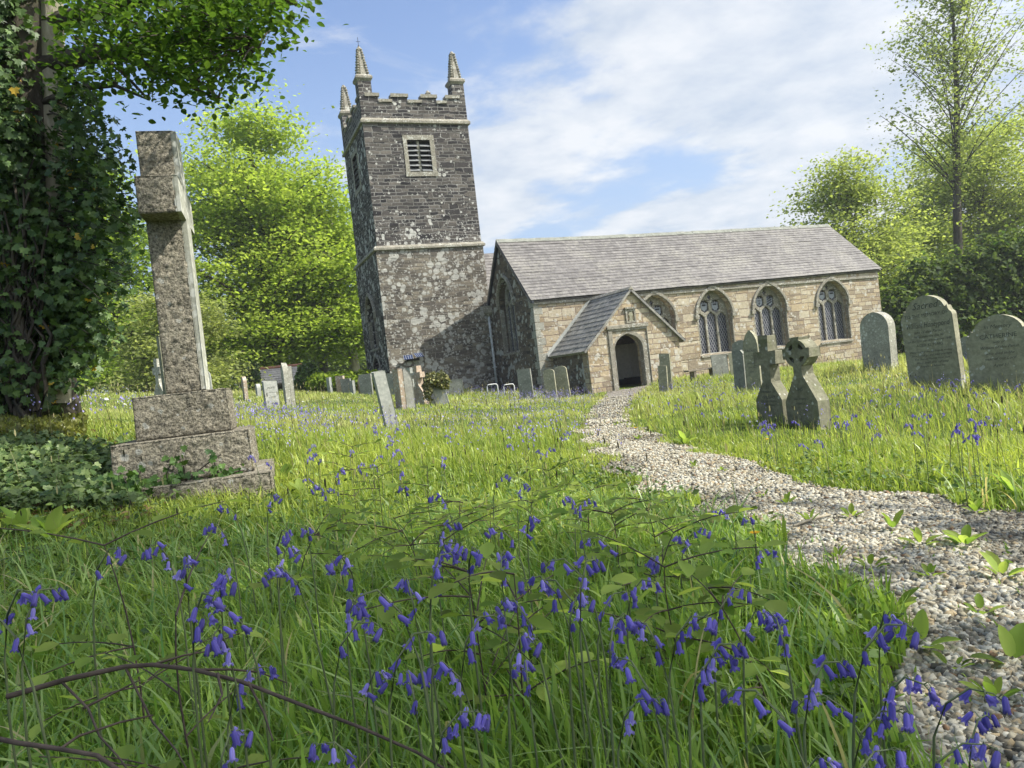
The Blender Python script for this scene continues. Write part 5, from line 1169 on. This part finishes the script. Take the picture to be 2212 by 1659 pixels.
td = ld*.25; td[:, 2] = 1; tag(leaves_obj('seed_heads', hp_, sz_, ld*1.0+np.array([0, 0, .05]), td, 'spike', c, M['grass']), 'dry and dark grass seed heads above the meadow', 'seed heads', kind='stuff')
# low clover, moss and small leaves between the blades near the viewer
x, y, d = polar(rg, 15000, .7, 6.5, -42, 40, 1.3); k = ~on_path(x, y) & ~cross_box(x, y); x, y, d = x[k], y[k], d[k]; n_ = len(x)
pos = np.c_[x, y, ground_h(x, y)+rg.uniform(.01, .09, n_)]; nr = rg.normal(0, .45, (n_, 3)); nr[:, 2] += 1
tag(leaves_obj('undergrowth', pos, rg.uniform(.018, .045, n_), nr, rg.normal(0, 1, (n_, 3)), 'oval', mixcol(rg, (.045, .095, .018), (.17, .24, .05), n_), M['ivyleaf']), 'small low leaves and moss between the grass blades', 'undergrowth', kind='stuff')
# mossy cushion on the bank
xx, yy = rg.uniform(-40, 185, 2600), rg.uniform(900, 952, 2600); gp = on_ground(xx, yy); gp[:, 2] += rg.uniform(0, .07, len(gp)); n_ = len(gp); nr = rg.normal(0, .6, (n_, 3)); td = rg.normal(0, .5, (n_, 3)); td[:, 2] += 1
tag(leaves_obj('moss', gp, rg.uniform(.03, .07, n_), nr, td, 'diamond', mixcol(rg, (.085, .10, .02), (.20, .205, .045), n_), M['grass']), 'yellow-green moss cushion on the bank below the ivy tree', 'moss', kind='stuff')
# leaf litter under the left tree
xx, yy = rg.uniform(-60, 360, 800), rg.uniform(930, 1150, 800); gp = on_ground(xx, yy); gp[:, 2] += .01; n_ = len(gp); nr = rg.normal(0, .3, (n_, 3)); nr[:, 2] += 1
tag(leaves_obj('dead_leaves', gp, rg.uniform(.03, .06, n_), nr, rg.normal(0, 1, (n_, 3)), 'oval', mixcol(rg, (.10, .06, .03), (.26, .17, .09), n_), M['grass']), 'brown fallen leaves on the shaded bank', 'leaf litter', kind='stuff')

# ------------------------------------------------------------------ gravel on the path
rg = np.random.default_rng(111); S_, T_, C_ = [], [], []; k0 = 0
CUBE = np.array([(-1, -1, -1), (1, -1, -1), (1, 1, -1), (-1, 1, -1), (-1, -1, 1), (1, -1, 1), (1, 1, 1), (-1, 1, 1)], float)
CT = np.array([(0, 2, 1), (0, 3, 2), (4, 5, 6), (4, 6, 7), (0, 1, 5), (0, 5, 4), (1, 2, 6), (1, 6, 5), (2, 3, 7), (2, 7, 6), (3, 0, 4), (3, 4, 7)])
for n_, d0, d1, s0_, s1_, pw in ((44000, 1.0, 4.2, .0042, .0110, 1.6), (34000, 4.0, 11, .006, .013, 1.3), (14000, 11, 27, .012, .020, 1.0)):
    x, y, d = polar(rg, n_*3, d0, d1, -8, 42, pw); k = on_path(x, y, .10); edge = inside(PATH_POLY, x+rg.normal(0, .12, len(x)), y+rg.normal(0, .12, len(x))) & (rg.random(len(x)) < .2)
    k = np.where(k | edge)[0][:n_]; x, y = x[k], y[k]; m_ = len(x)
    sz = rg.uniform(s0_, s1_, m_); cub = CUBE[None]*np.array([1, .85, .62])*(1+rg.normal(0, .24, (m_, 8, 3))); cub *= sz[:, None, None]
    qa = unit(rg.normal(0, 1, (m_, 4))*np.array([1.6, .35, .35, 1])); w0, x0, y0, z0 = qa.T
    Rm = np.stack([1-2*(y0*y0+z0*z0), 2*(x0*y0-z0*w0), 2*(x0*z0+y0*w0), 2*(x0*y0+z0*w0), 1-2*(x0*x0+z0*z0), 2*(y0*z0-x0*w0), 2*(x0*z0-y0*w0), 2*(y0*z0+x0*w0), 1-2*(x0*x0+y0*y0)], -1).reshape(-1, 3, 3)
    V = np.einsum('nij,nkj->nki', Rm, cub)+np.c_[x, y, ground_h(x, y)-.008+sz*rg.uniform(.05, .75, m_)][:, None]
    pal = .74*np.array([.97, .99, .93])*np.array([(.52, .48, .40), (.42, .37, .28), (.62, .58, .50), (.30, .26, .20), (.46, .36, .23), (.16, .14, .11), (.36, .36, .34), (.28, .17, .10)]); pp_ = np.array([.27, .2, .16, .13, .09, .08, .05, .02])
    cc = pal[rg.choice(8, m_, p=pp_)]*(.8+.4*rg.random((m_, 1)))
    dirt = vnoise(x*1.3, y*1.3, 2.2); cc = cc*np.where(dirt > .72, .62, 1.0)[:, None]
    S_.append(V.reshape(-1, 3)); T_.append((CT[None]+(np.arange(m_)*8)[:, None, None]).reshape(-1, 3)+k0); C_.append(np.repeat(cc, 8, 0)); k0 += m_*8
tag(tri_mesh('gravel', np.vstack(S_), np.vstack(T_), M['gravel'], None, np.vstack(C_)), 'loose pale angular gravel covering the path', 'gravel', kind='stuff')

# ------------------------------------------------------------------ bluebells
def bell_mesh(name, colr, seed, L=.019, openn=1.0):
    rg = random.Random(seed); prof = [(0, .0010), (.0015, .0027), (.006, .0038), (.0150, .0040), (.0185, .0046), (.0212, .0066*openn), (.0200, .0086*openn)]
    V, F = [], []; n_ = 12
    for z_, r_ in prof:
        for j in range(n_):
            f = 1.0
            if z_ > .017 and j % 2: f = .72
            zz_ = z_-(.0035 if (z_ > .017 and j % 2) else 0)
            V.append((r_*f*math.cos(2*math.pi*j/n_), r_*f*math.sin(2*math.pi*j/n_), -zz_*L/.019))
    for i in range(len(prof)-1):
        for j in range(n_): F.append((i*n_+j, i*n_+(j+1) % n_, (i+1)*n_+(j+1) % n_, (i+1)*n_+j))
    F.append(tuple(range(n_)))
    me = bpy.data.meshes.new(name); me.from_pydata(V, [], F); me.update(); me.materials.append(M['petal'])
    a = me.attributes.new('col', 'FLOAT_COLOR', 'POINT'); c = np.ones((len(V), 4), np.float32)
    for i, v in enumerate(V): c[i, :3] = np.array(colr)*(1.0+.25*(i % 2))
    a.data.foreach_set('color', c.ravel()); me.polygons.foreach_set('use_smooth', np.ones(len(F), bool)); return me
BELLS = [bell_mesh('flower_bell', c, i, .019, o) for i, (c, o) in enumerate((((.225, .185, .55), 1.0), ((.17, .14, .46), .8), ((.36, .31, .66), 1.15), ((.17, .14, .42), .45)))]
H0 = .34
STEMS = []
for s_ in range(6):
    r_ = random.Random(900+s_); arc = r_.uniform(.7, 1.25); bw_ = r_.uniform(-.02, .03)
    pts = [(0, 0, -.05), (bw_*.3, 0, .10), (bw_*.8, 0, .20), (bw_+.006*arc, 0, .265), (bw_+.020*arc, 0, .312), (bw_+.042*arc, 0, .336), (bw_+.062*arc, 0, .334), (bw_+.074*arc, 0, .322)]
    b = MB().tube(pts, [.0023, .0021, .0019, .0017, .0014, .0012, .0009, .0007], 6); att = []
    nb_ = (4, 7, 5, 6, 8, 6)[s_]
    for k in range(nb_):
        t = 3.7+3.2*(k+.3)/nb_; i = min(int(t), 6); f = t-i; p = np.array(pts[i])*(1-f)+np.array(pts[i+1])*f
        sd = r_.uniform(-1, 1); out_ = np.array([r_.uniform(.000, .010), sd*.011, r_.uniform(-.002, .004)]); e = p+out_
        b.tube([p, p+out_*.6+np.array([0, 0, .004]), e], [.0008, .0007, .0007], 4, cap=False)
        att.append((e, (r_.uniform(-.35, .35)+sd*.55, r_.uniform(-.75, .05), r_.uniform(0, 6)), r_.uniform(.82, 1.12), 3 if k >= nb_-1 else r_.choice((0, 0, 1, 2))))
    me = bpy.data.meshes.new('stem'); me.from_pydata(b.v, [], b.f); me.update(); me.materials.append(M['stempurple']); me.polygons.foreach_set('use_smooth', np.ones(len(me.polygons), bool))
    STEMS.append((me, att, nb_))
HEADS = []      # one-piece flower head for the plants too far off to show their bells singly
for s_ in range(6):
    me, att, nb_ = STEMS[s_]; V, F, Cc = [], [], []
    for e, ro, sc, bi in att:
        Mx = Matrix.Translation(Vector(e)) @ (Matrix.Rotation(ro[2], 4, 'Z') @ Matrix.Rotation(ro[1], 4, 'Y') @ Matrix.Rotation(ro[0], 4, 'X')) @ Matrix.Scale(sc*1.1, 4)
        src_ = BELLS[bi]; k = len(V); V += [tuple(Mx @ v.co) for v in src_.vertices]; F += [tuple(i+k for i in p.vertices) for p in src_.polygons]
        cc = np.zeros(len(src_.vertices)*4, np.float32); src_.attributes['col'].data.foreach_get('color', cc); Cc.append(cc)
    hm_ = bpy.data.meshes.new('flower_head'); hm_.from_pydata(V, [], F); hm_.update(); hm_.materials.append(M['petal'])
    a = hm_.attributes.new('col', 'FLOAT_COLOR', 'POINT'); a.data.foreach_set('color', np.concatenate(Cc)); HEADS.append(hm_)
WORDS = {3: 'three', 4: 'four', 5: 'five', 6: 'six', 7: 'seven', 8: 'eight', 9: 'nine'}
def bluebell(x, y, h, yaw, s_, zone, detail):
    z0 = gz(x, y); me, att, nb_ = STEMS[s_]; k = h/H0
    v = math.sin(yaw)*0+(math.cos(yaw)*RGT[0]+math.sin(yaw)*RGT[1]); f = math.cos(yaw)*FWD[0]+math.sin(yaw)*FWD[1]
    way = ('right' if v > 0 else 'left') if abs(v) > abs(f) else ('away' if f > 0 else 'forward')
    size = 'short' if h < .24 else ('tall' if h > .36 else 'middling')
    t = thing('bluebell', f'{size} {WORDS[nb_]}-belled bluebell nodding {way}, {zone}', 'bluebell', (x, y, z0), yaw, 'bluebells flowering in the grass')
    st_ = link(bpy.data.objects.new('stem', me), t); st_.scale = (1, 1, k)
    if detail:
        for e, ro, sc, bi in att:
            o = link(bpy.data.objects.new('flower_bell', BELLS[bi]), t); o.location = (e[0], e[1], e[2]*k); o.rotation_euler = ro; o.scale = (sc*.94,)*3
    else:
        o = link(bpy.data.objects.new('flower_head', HEADS[s_]), t); o.location = (0, 0, H0*.95*(k-1)); o.scale = (.85, .85, 1)
    return t
FRONT = [(30, 1185, 1.1), (95, 1212, 1.1), (10, 1290, 1.0), (400, 1205, 1.25), (468, 1212, 1.15), (440, 1285, 1.0), (482, 1318, 1.05), (465, 1372, 1.0), (600, 1150, 1.6), (622, 1192, 1.5), (640, 1225, 1.4), (735, 1205, 1.25), (800, 1186, .95), (765, 1310, 1.2), (745, 1358, 1.1), (880, 1262, 1.2), (932, 1180, 1.3), (955, 1205, 1.25), (1022, 1188, 1.2), (975, 1133, 1.8), (1095, 1140, 1.7), (1145, 1122, 1.7), (1080, 1212, 1.4), (1163, 1250, 1.2), (1215, 1212, 1.25), (1278, 1216, 1.1), (1222, 1262, 1.2), (1248, 1296, 1.15), (1140, 1308, 1.15), (1040, 1342, 1.05), (900, 1378, 1.0), (940, 1440, 1.0), (890, 1478, 1.05), (1125, 1388, 1.0), (1312, 1366, 1.0), (1395, 1355, 1.1), (1362, 1436, .95), (1400, 1520, .95), (1138, 1455, 1.2), (812, 1462, 1.1), (950, 1555, .95), (545, 1455, 1.1), (1628, 1500, .82), (1572, 1400, 1.0), (1562, 1290, 1.3), (1635, 1330, 1.15), (1690, 1358, 1.1), (1540, 1432, 1.0), (1775, 1510, .95), (1800, 1440, .9), (1878, 1362, .92), (1912, 1336, .95), (1855, 1555, .88), (1960, 1475, .85), (2100, 1500, .9), (2125, 1560, .92), (2040, 1620, .85), (1770, 1650, .85), (1846, 1648, .85), (1650, 1196, 1.9), (1615, 1120, 2.3), (1552, 1105, 2.6), (1490, 1150, 2.0), (1470, 1165, 2.0), (1410, 1200, 1.7), (1390, 1260, 1.4), (1330, 1290, 1.3), (460, 1135, 1.9), (500, 1090, 2.3), (590, 1075, 2.4), (700, 1050, 2.6), (735, 1015, 3.0), (870, 1050, 2.6), (940, 1070, 2.4), (1075, 1030, 2.9), (1130, 1050, 2.6), (1240, 1080, 2.3), (1265, 1085, 2.3), (660, 1140, 1.9), (330, 1180, 1.5), (215, 1195, 1.4), (500, 1595, .95), (1455, 1345, 1.1), (720, 1612, .95), (1290, 1165, 1.6), (1190, 970, 4.2), (1215, 935, 5.0), (1165, 975, 4.0)]
def zone_of(px, py):
    if py > 1400 and px < 760: return 'near the fallen branch'
    if px > 1790 and py > 1300: return 'at the gravel edge lowest on the right'
    if px > 1450 and py > 1380: return 'in the bottom right clump'
    if px > 1440: return 'in the grass beside the gravel bend'
    if py > 1400: return 'low in the front middle grass'
    if px < 330: return 'at the far left of the shaded grass'
    if px < 700: return 'in the left drift before the big cross' if py > 1130 else 'just right of the big cross plinth'
    if py < 1090: return 'among the seedlings in mid meadow'
    if px < 980: return 'in the left half of the central drift'
    return 'in the right half of the central drift'
rg = np.random.default_rng(121)
for i, (px, py, d) in enumerate(FRONT):
    q_ = P(px, py, d); h = q_[2]-gz(q_[0], q_[1])+.01
    yaw = float(rg.uniform(0, 6.28)) if rg.random() < .4 else float(rg.normal(-.35, .6)+(math.pi if rg.random() < .3 else 0))
    h = float(np.clip(h, .16, .50)); bluebell(q_[0]-.045*math.cos(yaw), q_[1]-.045*math.sin(yaw), h, yaw, i % 6, zone_of(px, py), True)
# the next plants up the slope, single flower heads
cand = []
DR = [((560, 930), 170, 40), ((900, 960), 260, 50), ((1130, 930), 120, 40), ((1180, 885), 110, 22), ((1740, 990), 220, 45), ((2050, 930), 180, 60), ((1500, 900), 120, 25), ((2000, 1000), 200, 60), ((1900, 880), 200, 30), ((760, 1060), 160, 40), ((1650, 1000), 40, 50), ((2090, 870), 110, 30)]
while len(cand) < 300:
    (cx_, cy_), sx_, sy_ = DR[rg.integers(len(DR))]; cand.append((cx_+rg.normal(0, sx_*.6), cy_+rg.normal(0, sy_*.6)))
cand = np.array(cand); g_ = on_ground(cand[:, 0], cand[:, 1], .12); dd = g_ @ FWD
ok_ = (dd > 2.2) & (dd < 18) & ~on_path(g_[:, 0], g_[:, 1]) & ~in_building(g_[:, 0], g_[:, 1]) & ~cross_box(g_[:, 0], g_[:, 1], .1) & (cand[:, 0] > 0) & (cand[:, 0] < 2212)
for i in np.where(ok_)[0][:150]:
    px, py = cand[i]
    zone = ('on the bank right of the path' if px > 1420 else 'on the left path verge') if px > 1050 else ('in the meadow left of the leaning slate' if px < 840 else 'in the meadow right of the leaning slate')
    zone += ', far off' if dd[i] > 9 else (', halfway off' if dd[i] > 5 else ', close by')
    bluebell(g_[i, 0], g_[i, 1], float(rg.uniform(.26, .40)), float(rg.uniform(0, 6.28)), int(i) % 6, zone, False)
# the distant drifts, beyond counting
FD = [((1190, 866), 90, 10, 330), ((1160, 900), 120, 16, 120), ((660, 930), 170, 20, 120), ((590, 905), 70, 8, 110), ((760, 885), 130, 18, 60), ((1000, 890), 130, 16, 70), ((1480, 838), 90, 8, 110), ((1700, 870), 150, 16, 50), ((1950, 830), 140, 18, 45), ((2140, 800), 60, 18, 40), ((450, 900), 150, 25, 35), ((250, 880), 120, 18, 35), ((1150, 850), 80, 6, 180), ((1100, 960), 130, 22, 60), ((1900, 960), 250, 40, 50)]
Q = np.vstack([np.c_[rg.normal(cx_, sx_, n_), rg.normal(cy_, sy_, n_)] for (cx_, cy_), sx_, sy_, n_ in FD]); g_ = on_ground(Q[:, 0], Q[:, 1], .16); dd = g_ @ FWD
ok_ = (dd > 5.5) & (dd < 42) & ~on_path(g_[:, 0], g_[:, 1]) & ~in_building(g_[:, 0], g_[:, 1]); g_, dd = g_[ok_], dd[ok_]
C = np.repeat(g_, 5, 0); n_ = len(C); dr_ = np.repeat(dd, 5); pos = C+rg.normal(0, 1, (n_, 3))*np.array([.030, .030, .045])+np.array([0, 0, .12]); nr = rg.normal(0, 1, (n_, 3)); nr[:, 2] *= .4; td = rg.normal(0, .5, (n_, 3)); td[:, 2] = -1
tag(leaves_obj('bluebell_drift', pos, np.maximum(.020, .0011*dr_)*rg.uniform(.8, 1.3, n_), nr, td, 'diamond', mixcol(rg, (.25, .22, .56), (.42, .38, .70), n_), M['petal']), 'hazy drifts of bluebells spread across the far meadow', 'bluebell drift', kind='stuff')
Q = np.vstack([np.c_[rg.normal(cx_, sx_, n_), rg.normal(cy_, sy_, n_)] for (cx_, cy_), sx_, sy_, n_ in (((480, 875), 60, 12, 150), ((180, 850), 60, 12, 90), ((300, 870), 80, 14, 80))]); g_ = on_ground(Q[:, 0], Q[:, 1], .12); n_ = len(g_); nr = rg.normal(0, .5, (n_, 3)); nr[:, 2] += .8
tag(leaves_obj('stitchwort', g_+np.array([0, 0, .14]), rg.uniform(.035, .06, n_), nr, rg.normal(0, 1, (n_, 3)), 'oval', np.full((n_, 3), .75), M['petal']), 'white starry stitchwort dotted through the left meadow', 'wildflowers', kind='stuff')

# ------------------------------------------------------------------ seedlings, docks, twigs
def seedling(px, py, d, nlv, ls, seed, label, tall=None):
    rg = np.random.default_rng(seed); e = P(px, py, d); z0 = gz(e[0], e[1]); o = thing('hornbeam_seedling', label, 'seedling', (e[0], e[1], z0), 0, 'leafy seedlings in the grass')
    e = np.array(e); e[2] = max(e[2], z0+.10); b_ = np.array([e[0]+rg.normal(0, .05), e[1]+rg.normal(0, .05), z0-.03]); L = bez(b_, (b_+e)/2+np.array([rg.normal(0, .03), 0, .05]), e, 7); tb = [(L, [.0022, .0021, .002, .0018, .0016, .0014, .001])]
    pos, nr, td = [], [], []; hgt = e[2]-z0
    for k in range(max(3, nlv//5)):
        q_ = L[rg.integers(2, 7)]; a = rg.uniform(0, 6.28); ln = rg.uniform(.6, 1.2)*max(.12, hgt*.6); dr_ = np.array([math.cos(a), math.sin(a), rg.uniform(-.05, .35)]); T = bez(q_, q_+dr_*ln*.5+np.array([0, 0, .02]), q_+dr_*ln, 6); tb.append((T, [.002, .0018, .0016, .0014, .0012, .001]))
        sd = np.cross(dr_, [0, 0, 1])
        for j in range(1, 6):
            s_ = 1 if j % 2 else -1; pos.append(T[j]); nr.append(np.array([0, 0, 1])+rg.normal(0, .22, 3)); td.append(dr_*.7+sd*s_*(.9 if j < 5 else .1)+rg.normal(0, .15, 3))
    tubes_obj('stem', tb, M['twig'], o, 4); n_ = len(pos)
    leaves_obj('leaves', np.array(pos), ls*(.7+.55*rg.random(n_)), np.array(nr), np.array(td), 'oval', mixcol(rg, (.17, .27, .05), (.36, .43, .10), n_), M['leaf'], o)
SEED = [(815, 1010, 4.0, 'seedling left of the mossy mound'), (925, 1050, 3.4, 'seedling in the middle of the leafy patch'), (1000, 1085, 2.9, 'wide seedling in front of the mossy mound'), (1065, 1075, 3.0, 'seedling right of the wide one'), (1150, 1065, 3.1, 'seedling at the right of the leafy patch'), (850, 1120, 2.5, 'seedling low in the leafy patch on its left'), (960, 1135, 2.3, 'seedling low in the middle of the leafy patch'),
        (1110, 1240, 1.45, 'bright seedling among the central bluebells'), (1435, 1225, 1.6, 'seedling with pale leaves near the gravel bend'), (1455, 1150, 2.1, 'seedling beside the gravel bend'), (1390, 1080, 2.6, 'small seedling where the path narrows'), (1010, 1235, 1.5, 'seedling behind the left central bluebells'), (225, 1178, 1.6, 'seedling with pleated leaves at the far left'), (1275, 1060, 3.0, 'seedling by the verge of the path'), (760, 965, 4.6, 'tall thin seedling with a bare dark stem'),
        (1185, 1000, 4.2, 'seedling on the mossy mound'), (700, 1120, 2.4, 'seedling between cross and leafy patch'), (1320, 1110, 2.4, 'seedling right of the leafy patch'), (380, 1330, 1.2, 'low seedling left of the first bluebells'), (1530, 1270, 1.5, 'seedling under the right drift of bluebells')]
for i, (px, py, d, lab) in enumerate(SEED): seedling(px, py, d, 36+8*(i % 3), .050 if d > 1.3 else .040, 300+i, 'green leafy '+lab)
def dock(px, py, n_, ls, seed, label, colr=((.14, .23, .04), (.30, .38, .09))):
    rg = np.random.default_rng(seed); g_ = on_ground(px, py)[0]; o = thing('dock_plant', label, 'plant', tuple(g_), 0, 'broad-leaved docks'); a = rg.uniform(0, 6.28)+np.arange(n_)*2.4
    el = rg.uniform(.35, 1.2, n_); td = np.c_[np.cos(a)*np.cos(el), np.sin(a)*np.cos(el), np.sin(el)]; nr = np.c_[-np.cos(a)*np.sin(el), -np.sin(a)*np.sin(el), np.cos(el)]
    for k in range(n_):
        p = g_+td[k]*.02; leaves_obj('leaf', p[None], np.array([ls*rg.uniform(.65, 1.15)]), nr[k][None], td[k][None], 'broad', mixcol(rg, *colr, 1), M['leaf'], o)
DOCK = [(110, 1165, 8, .17, 'clump of broad pale dock leaves at the far left edge'), (45, 1150, 6, .15, 'dock leaves left of the pale clump'), (655, 1085, 9, .16, 'dock beside the corner of the big cross plinth'), (615, 1045, 6, .14, 'dock tucked against the plinth'), (2085, 1180, 9, .085, 'bright dock growing in the gravel'), (2165, 1250, 7, .07, 'flat dock in the gravel at the right edge'), (2195, 1085, 8, .13, 'dock in the grass corner right of the gravel'), (1480, 960, 8, .15, 'dock at the right verge where the path narrows'), (1925, 1340, 7, .09, 'small weed in the near gravel'), (1990, 1400, 6, .08, 'tiny weed lowest in the gravel'), (1930, 1145, 5, .07, 'small weed at the gravel top'), (70, 1480, 6, .13, 'large near leaves above the fallen branch'), (1180, 1500, 5, .12, 'broad leaves low in the front middle'), (2190, 1440, 4, .09, 'weed at the right edge of the near gravel'), (1750, 1130, 5, .06, 'tiny weed in the middle of the gravel')]
for i, (px, py, n_, ls, lab) in enumerate(DOCK): dock(px, py, n_, ls, 400+i, lab)
for k, (px, py) in enumerate(((1650, 1075), (1810, 1210), (1840, 1120), (2010, 1250), (2120, 1330), (1990, 1180), (1560, 1020), (1500, 1010), (1700, 1090), (2060, 1450), (2150, 1520), (1380, 950), (1330, 920), (1880, 1230), (2110, 1110))):
    dock(px, py, 5+k % 4, .035+.012*(k % 3), 450+k, ('tiny green weed rooted in the sunlit upper gravel', 'tiny green weed rooted in the shaded lower gravel')[int(py > 1150)], ((.12, .20, .03), (.28, .36, .08)))
def dandelion(px, py, lift, label, s_=1.0):
    g_ = on_ground(px, py, lift)[0]; z0 = gz(g_[0], g_[1]); o = thing('dandelion', label, 'flower', (g_[0], g_[1], z0), 0, 'yellow dandelions'); MB().tube([(g_[0], g_[1], z0), (g_[0]+.01, g_[1], z0+lift)], .002*s_, 5).build('stem', M['stemgreen'], o)
    a = np.arange(40)*2.4; r_ = np.linspace(.1, 1, 40); td = np.c_[np.cos(a), np.sin(a), .75-.6*r_]; n_ = 40; nr = np.c_[-np.cos(a)*.4, -np.sin(a)*.4, np.ones(n_)]
    leaves_obj('petals', np.repeat(np.array([[g_[0]+.01, g_[1], z0+lift]]), n_, 0), np.full(n_, .018*s_), nr, td, 'diamond', np.tile((.80, .52, .01), (n_, 1)), M['petal'], o)
dandelion(1626, 1155, .13, 'dandelion at the grass edge beside the gravel', 1.15); dandelion(1655, 950, .10, 'dandelion in the bank below the two stone crosses', 1.4); dandelion(1372, 925, .08, 'dandelion on the right verge near the porch', 1.6)
br = thing('fallen_branch', 'long thin dead branch arching through the front grass on the left', 'branch', tuple(P(280, 1600, 1.1)), 0, 'dead branches in the grass')
main = [P(15, 1505, 1.08), P(150, 1466, 1.10), P(270, 1440, 1.12), P(330, 1436, 1.12), P(420, 1447, 1.10), P(520, 1472, 1.08), P(650, 1522, 1.04), P(780, 1572, 1.0), P(900, 1625, .98), P(1010, 1690, .95)]
tubes_obj('main_stem', [(main, [.0042, .0040, .0037, .0034, .0031, .0028, .0025, .0022, .0019, .0015])], M['twig'], br, 8)
for i, tw in enumerate(([(270, 1440, 1.12), (300, 1500, 1.10), (330, 1560, 1.06), (380, 1620, 1.0), (420, 1690, .97)], [(130, 1470, 1.1), (190, 1530, 1.06), (215, 1590, 1.02), (260, 1640, .98), (300, 1700, .95)], [(330, 1436, 1.12), (400, 1415, 1.15), (460, 1405, 1.18)], [(420, 1447, 1.1), (500, 1446, 1.12), (560, 1452, 1.14), (620, 1475, 1.16)], [(470, 1455, 1.09), (480, 1500, 1.05), (450, 1560, 1.0)], [(180, 1530, 1.07), (240, 1500, 1.1), (300, 1470, 1.13)], [(540, 1482, 1.07), (570, 1540, 1.04), (590, 1600, 1.0)])):
    pp = [P(*q_) for q_ in tw]; tubes_obj('twig', [(pp, np.linspace(.0022, .0010, len(pp)))], M['twig'], br, 6)
br2 = thing('fallen_branch', 'lower dead branch crossing the bottom left corner', 'branch', tuple(P(100, 1650, .95)), 0, 'dead branches in the grass')
tubes_obj('main_stem', [([P(-60, 1585, 1.0), P(40, 1605, .98), P(130, 1618, .97), P(210, 1632, .95), P(280, 1680, .93)], [.0034, .0032, .003, .0028, .0025])], M['twig'], br2, 8)
tubes_obj('twig', [([P(130, 1618, .97), P(170, 1590, 1.0), P(260, 1560, 1.03), P(330, 1545, 1.06)], [.002, .0018, .0015, .0012])], M['twig'], br2, 6)
stk = thing('stick', 'short pale stick lying on the gravel', 'stick', tuple(on_ground(1760, 1130)[0])); e0, e1 = on_ground([1715, 1795], [1142, 1118]); MB().tube([e0+[0, 0, .012], (e0+e1)/2+[0, 0, .02], e1+[0, 0, .014]], [.006, .007, .005], 6).build('wood', M['bark_pale'], stk, smooth=True)

# ------------------------------------------------------------------ the air: the far trees pale a little
hb = MB().box(-140, 170, -120, 190, -9, 45); hm = bpy.data.materials.new('haze_air'); hm.use_nodes = True; hm.node_tree.nodes.clear(); hn = NT(hm.node_tree)
pvn = hn.n('ShaderNodeVolumePrincipled', {'Color': (.92, .95, 1.0, 1), 'Density': .0005, 'Anisotropy': .2}); hn.n('ShaderNodeOutputMaterial', {'Volume': pvn.outputs[0]})
tag(hb.build('haze', hm), 'pale sunlit air softening the far trees', 'haze', kind='stuff')

for o in list(bpy.data.objects):
    if '_m' in o: del o['_m']
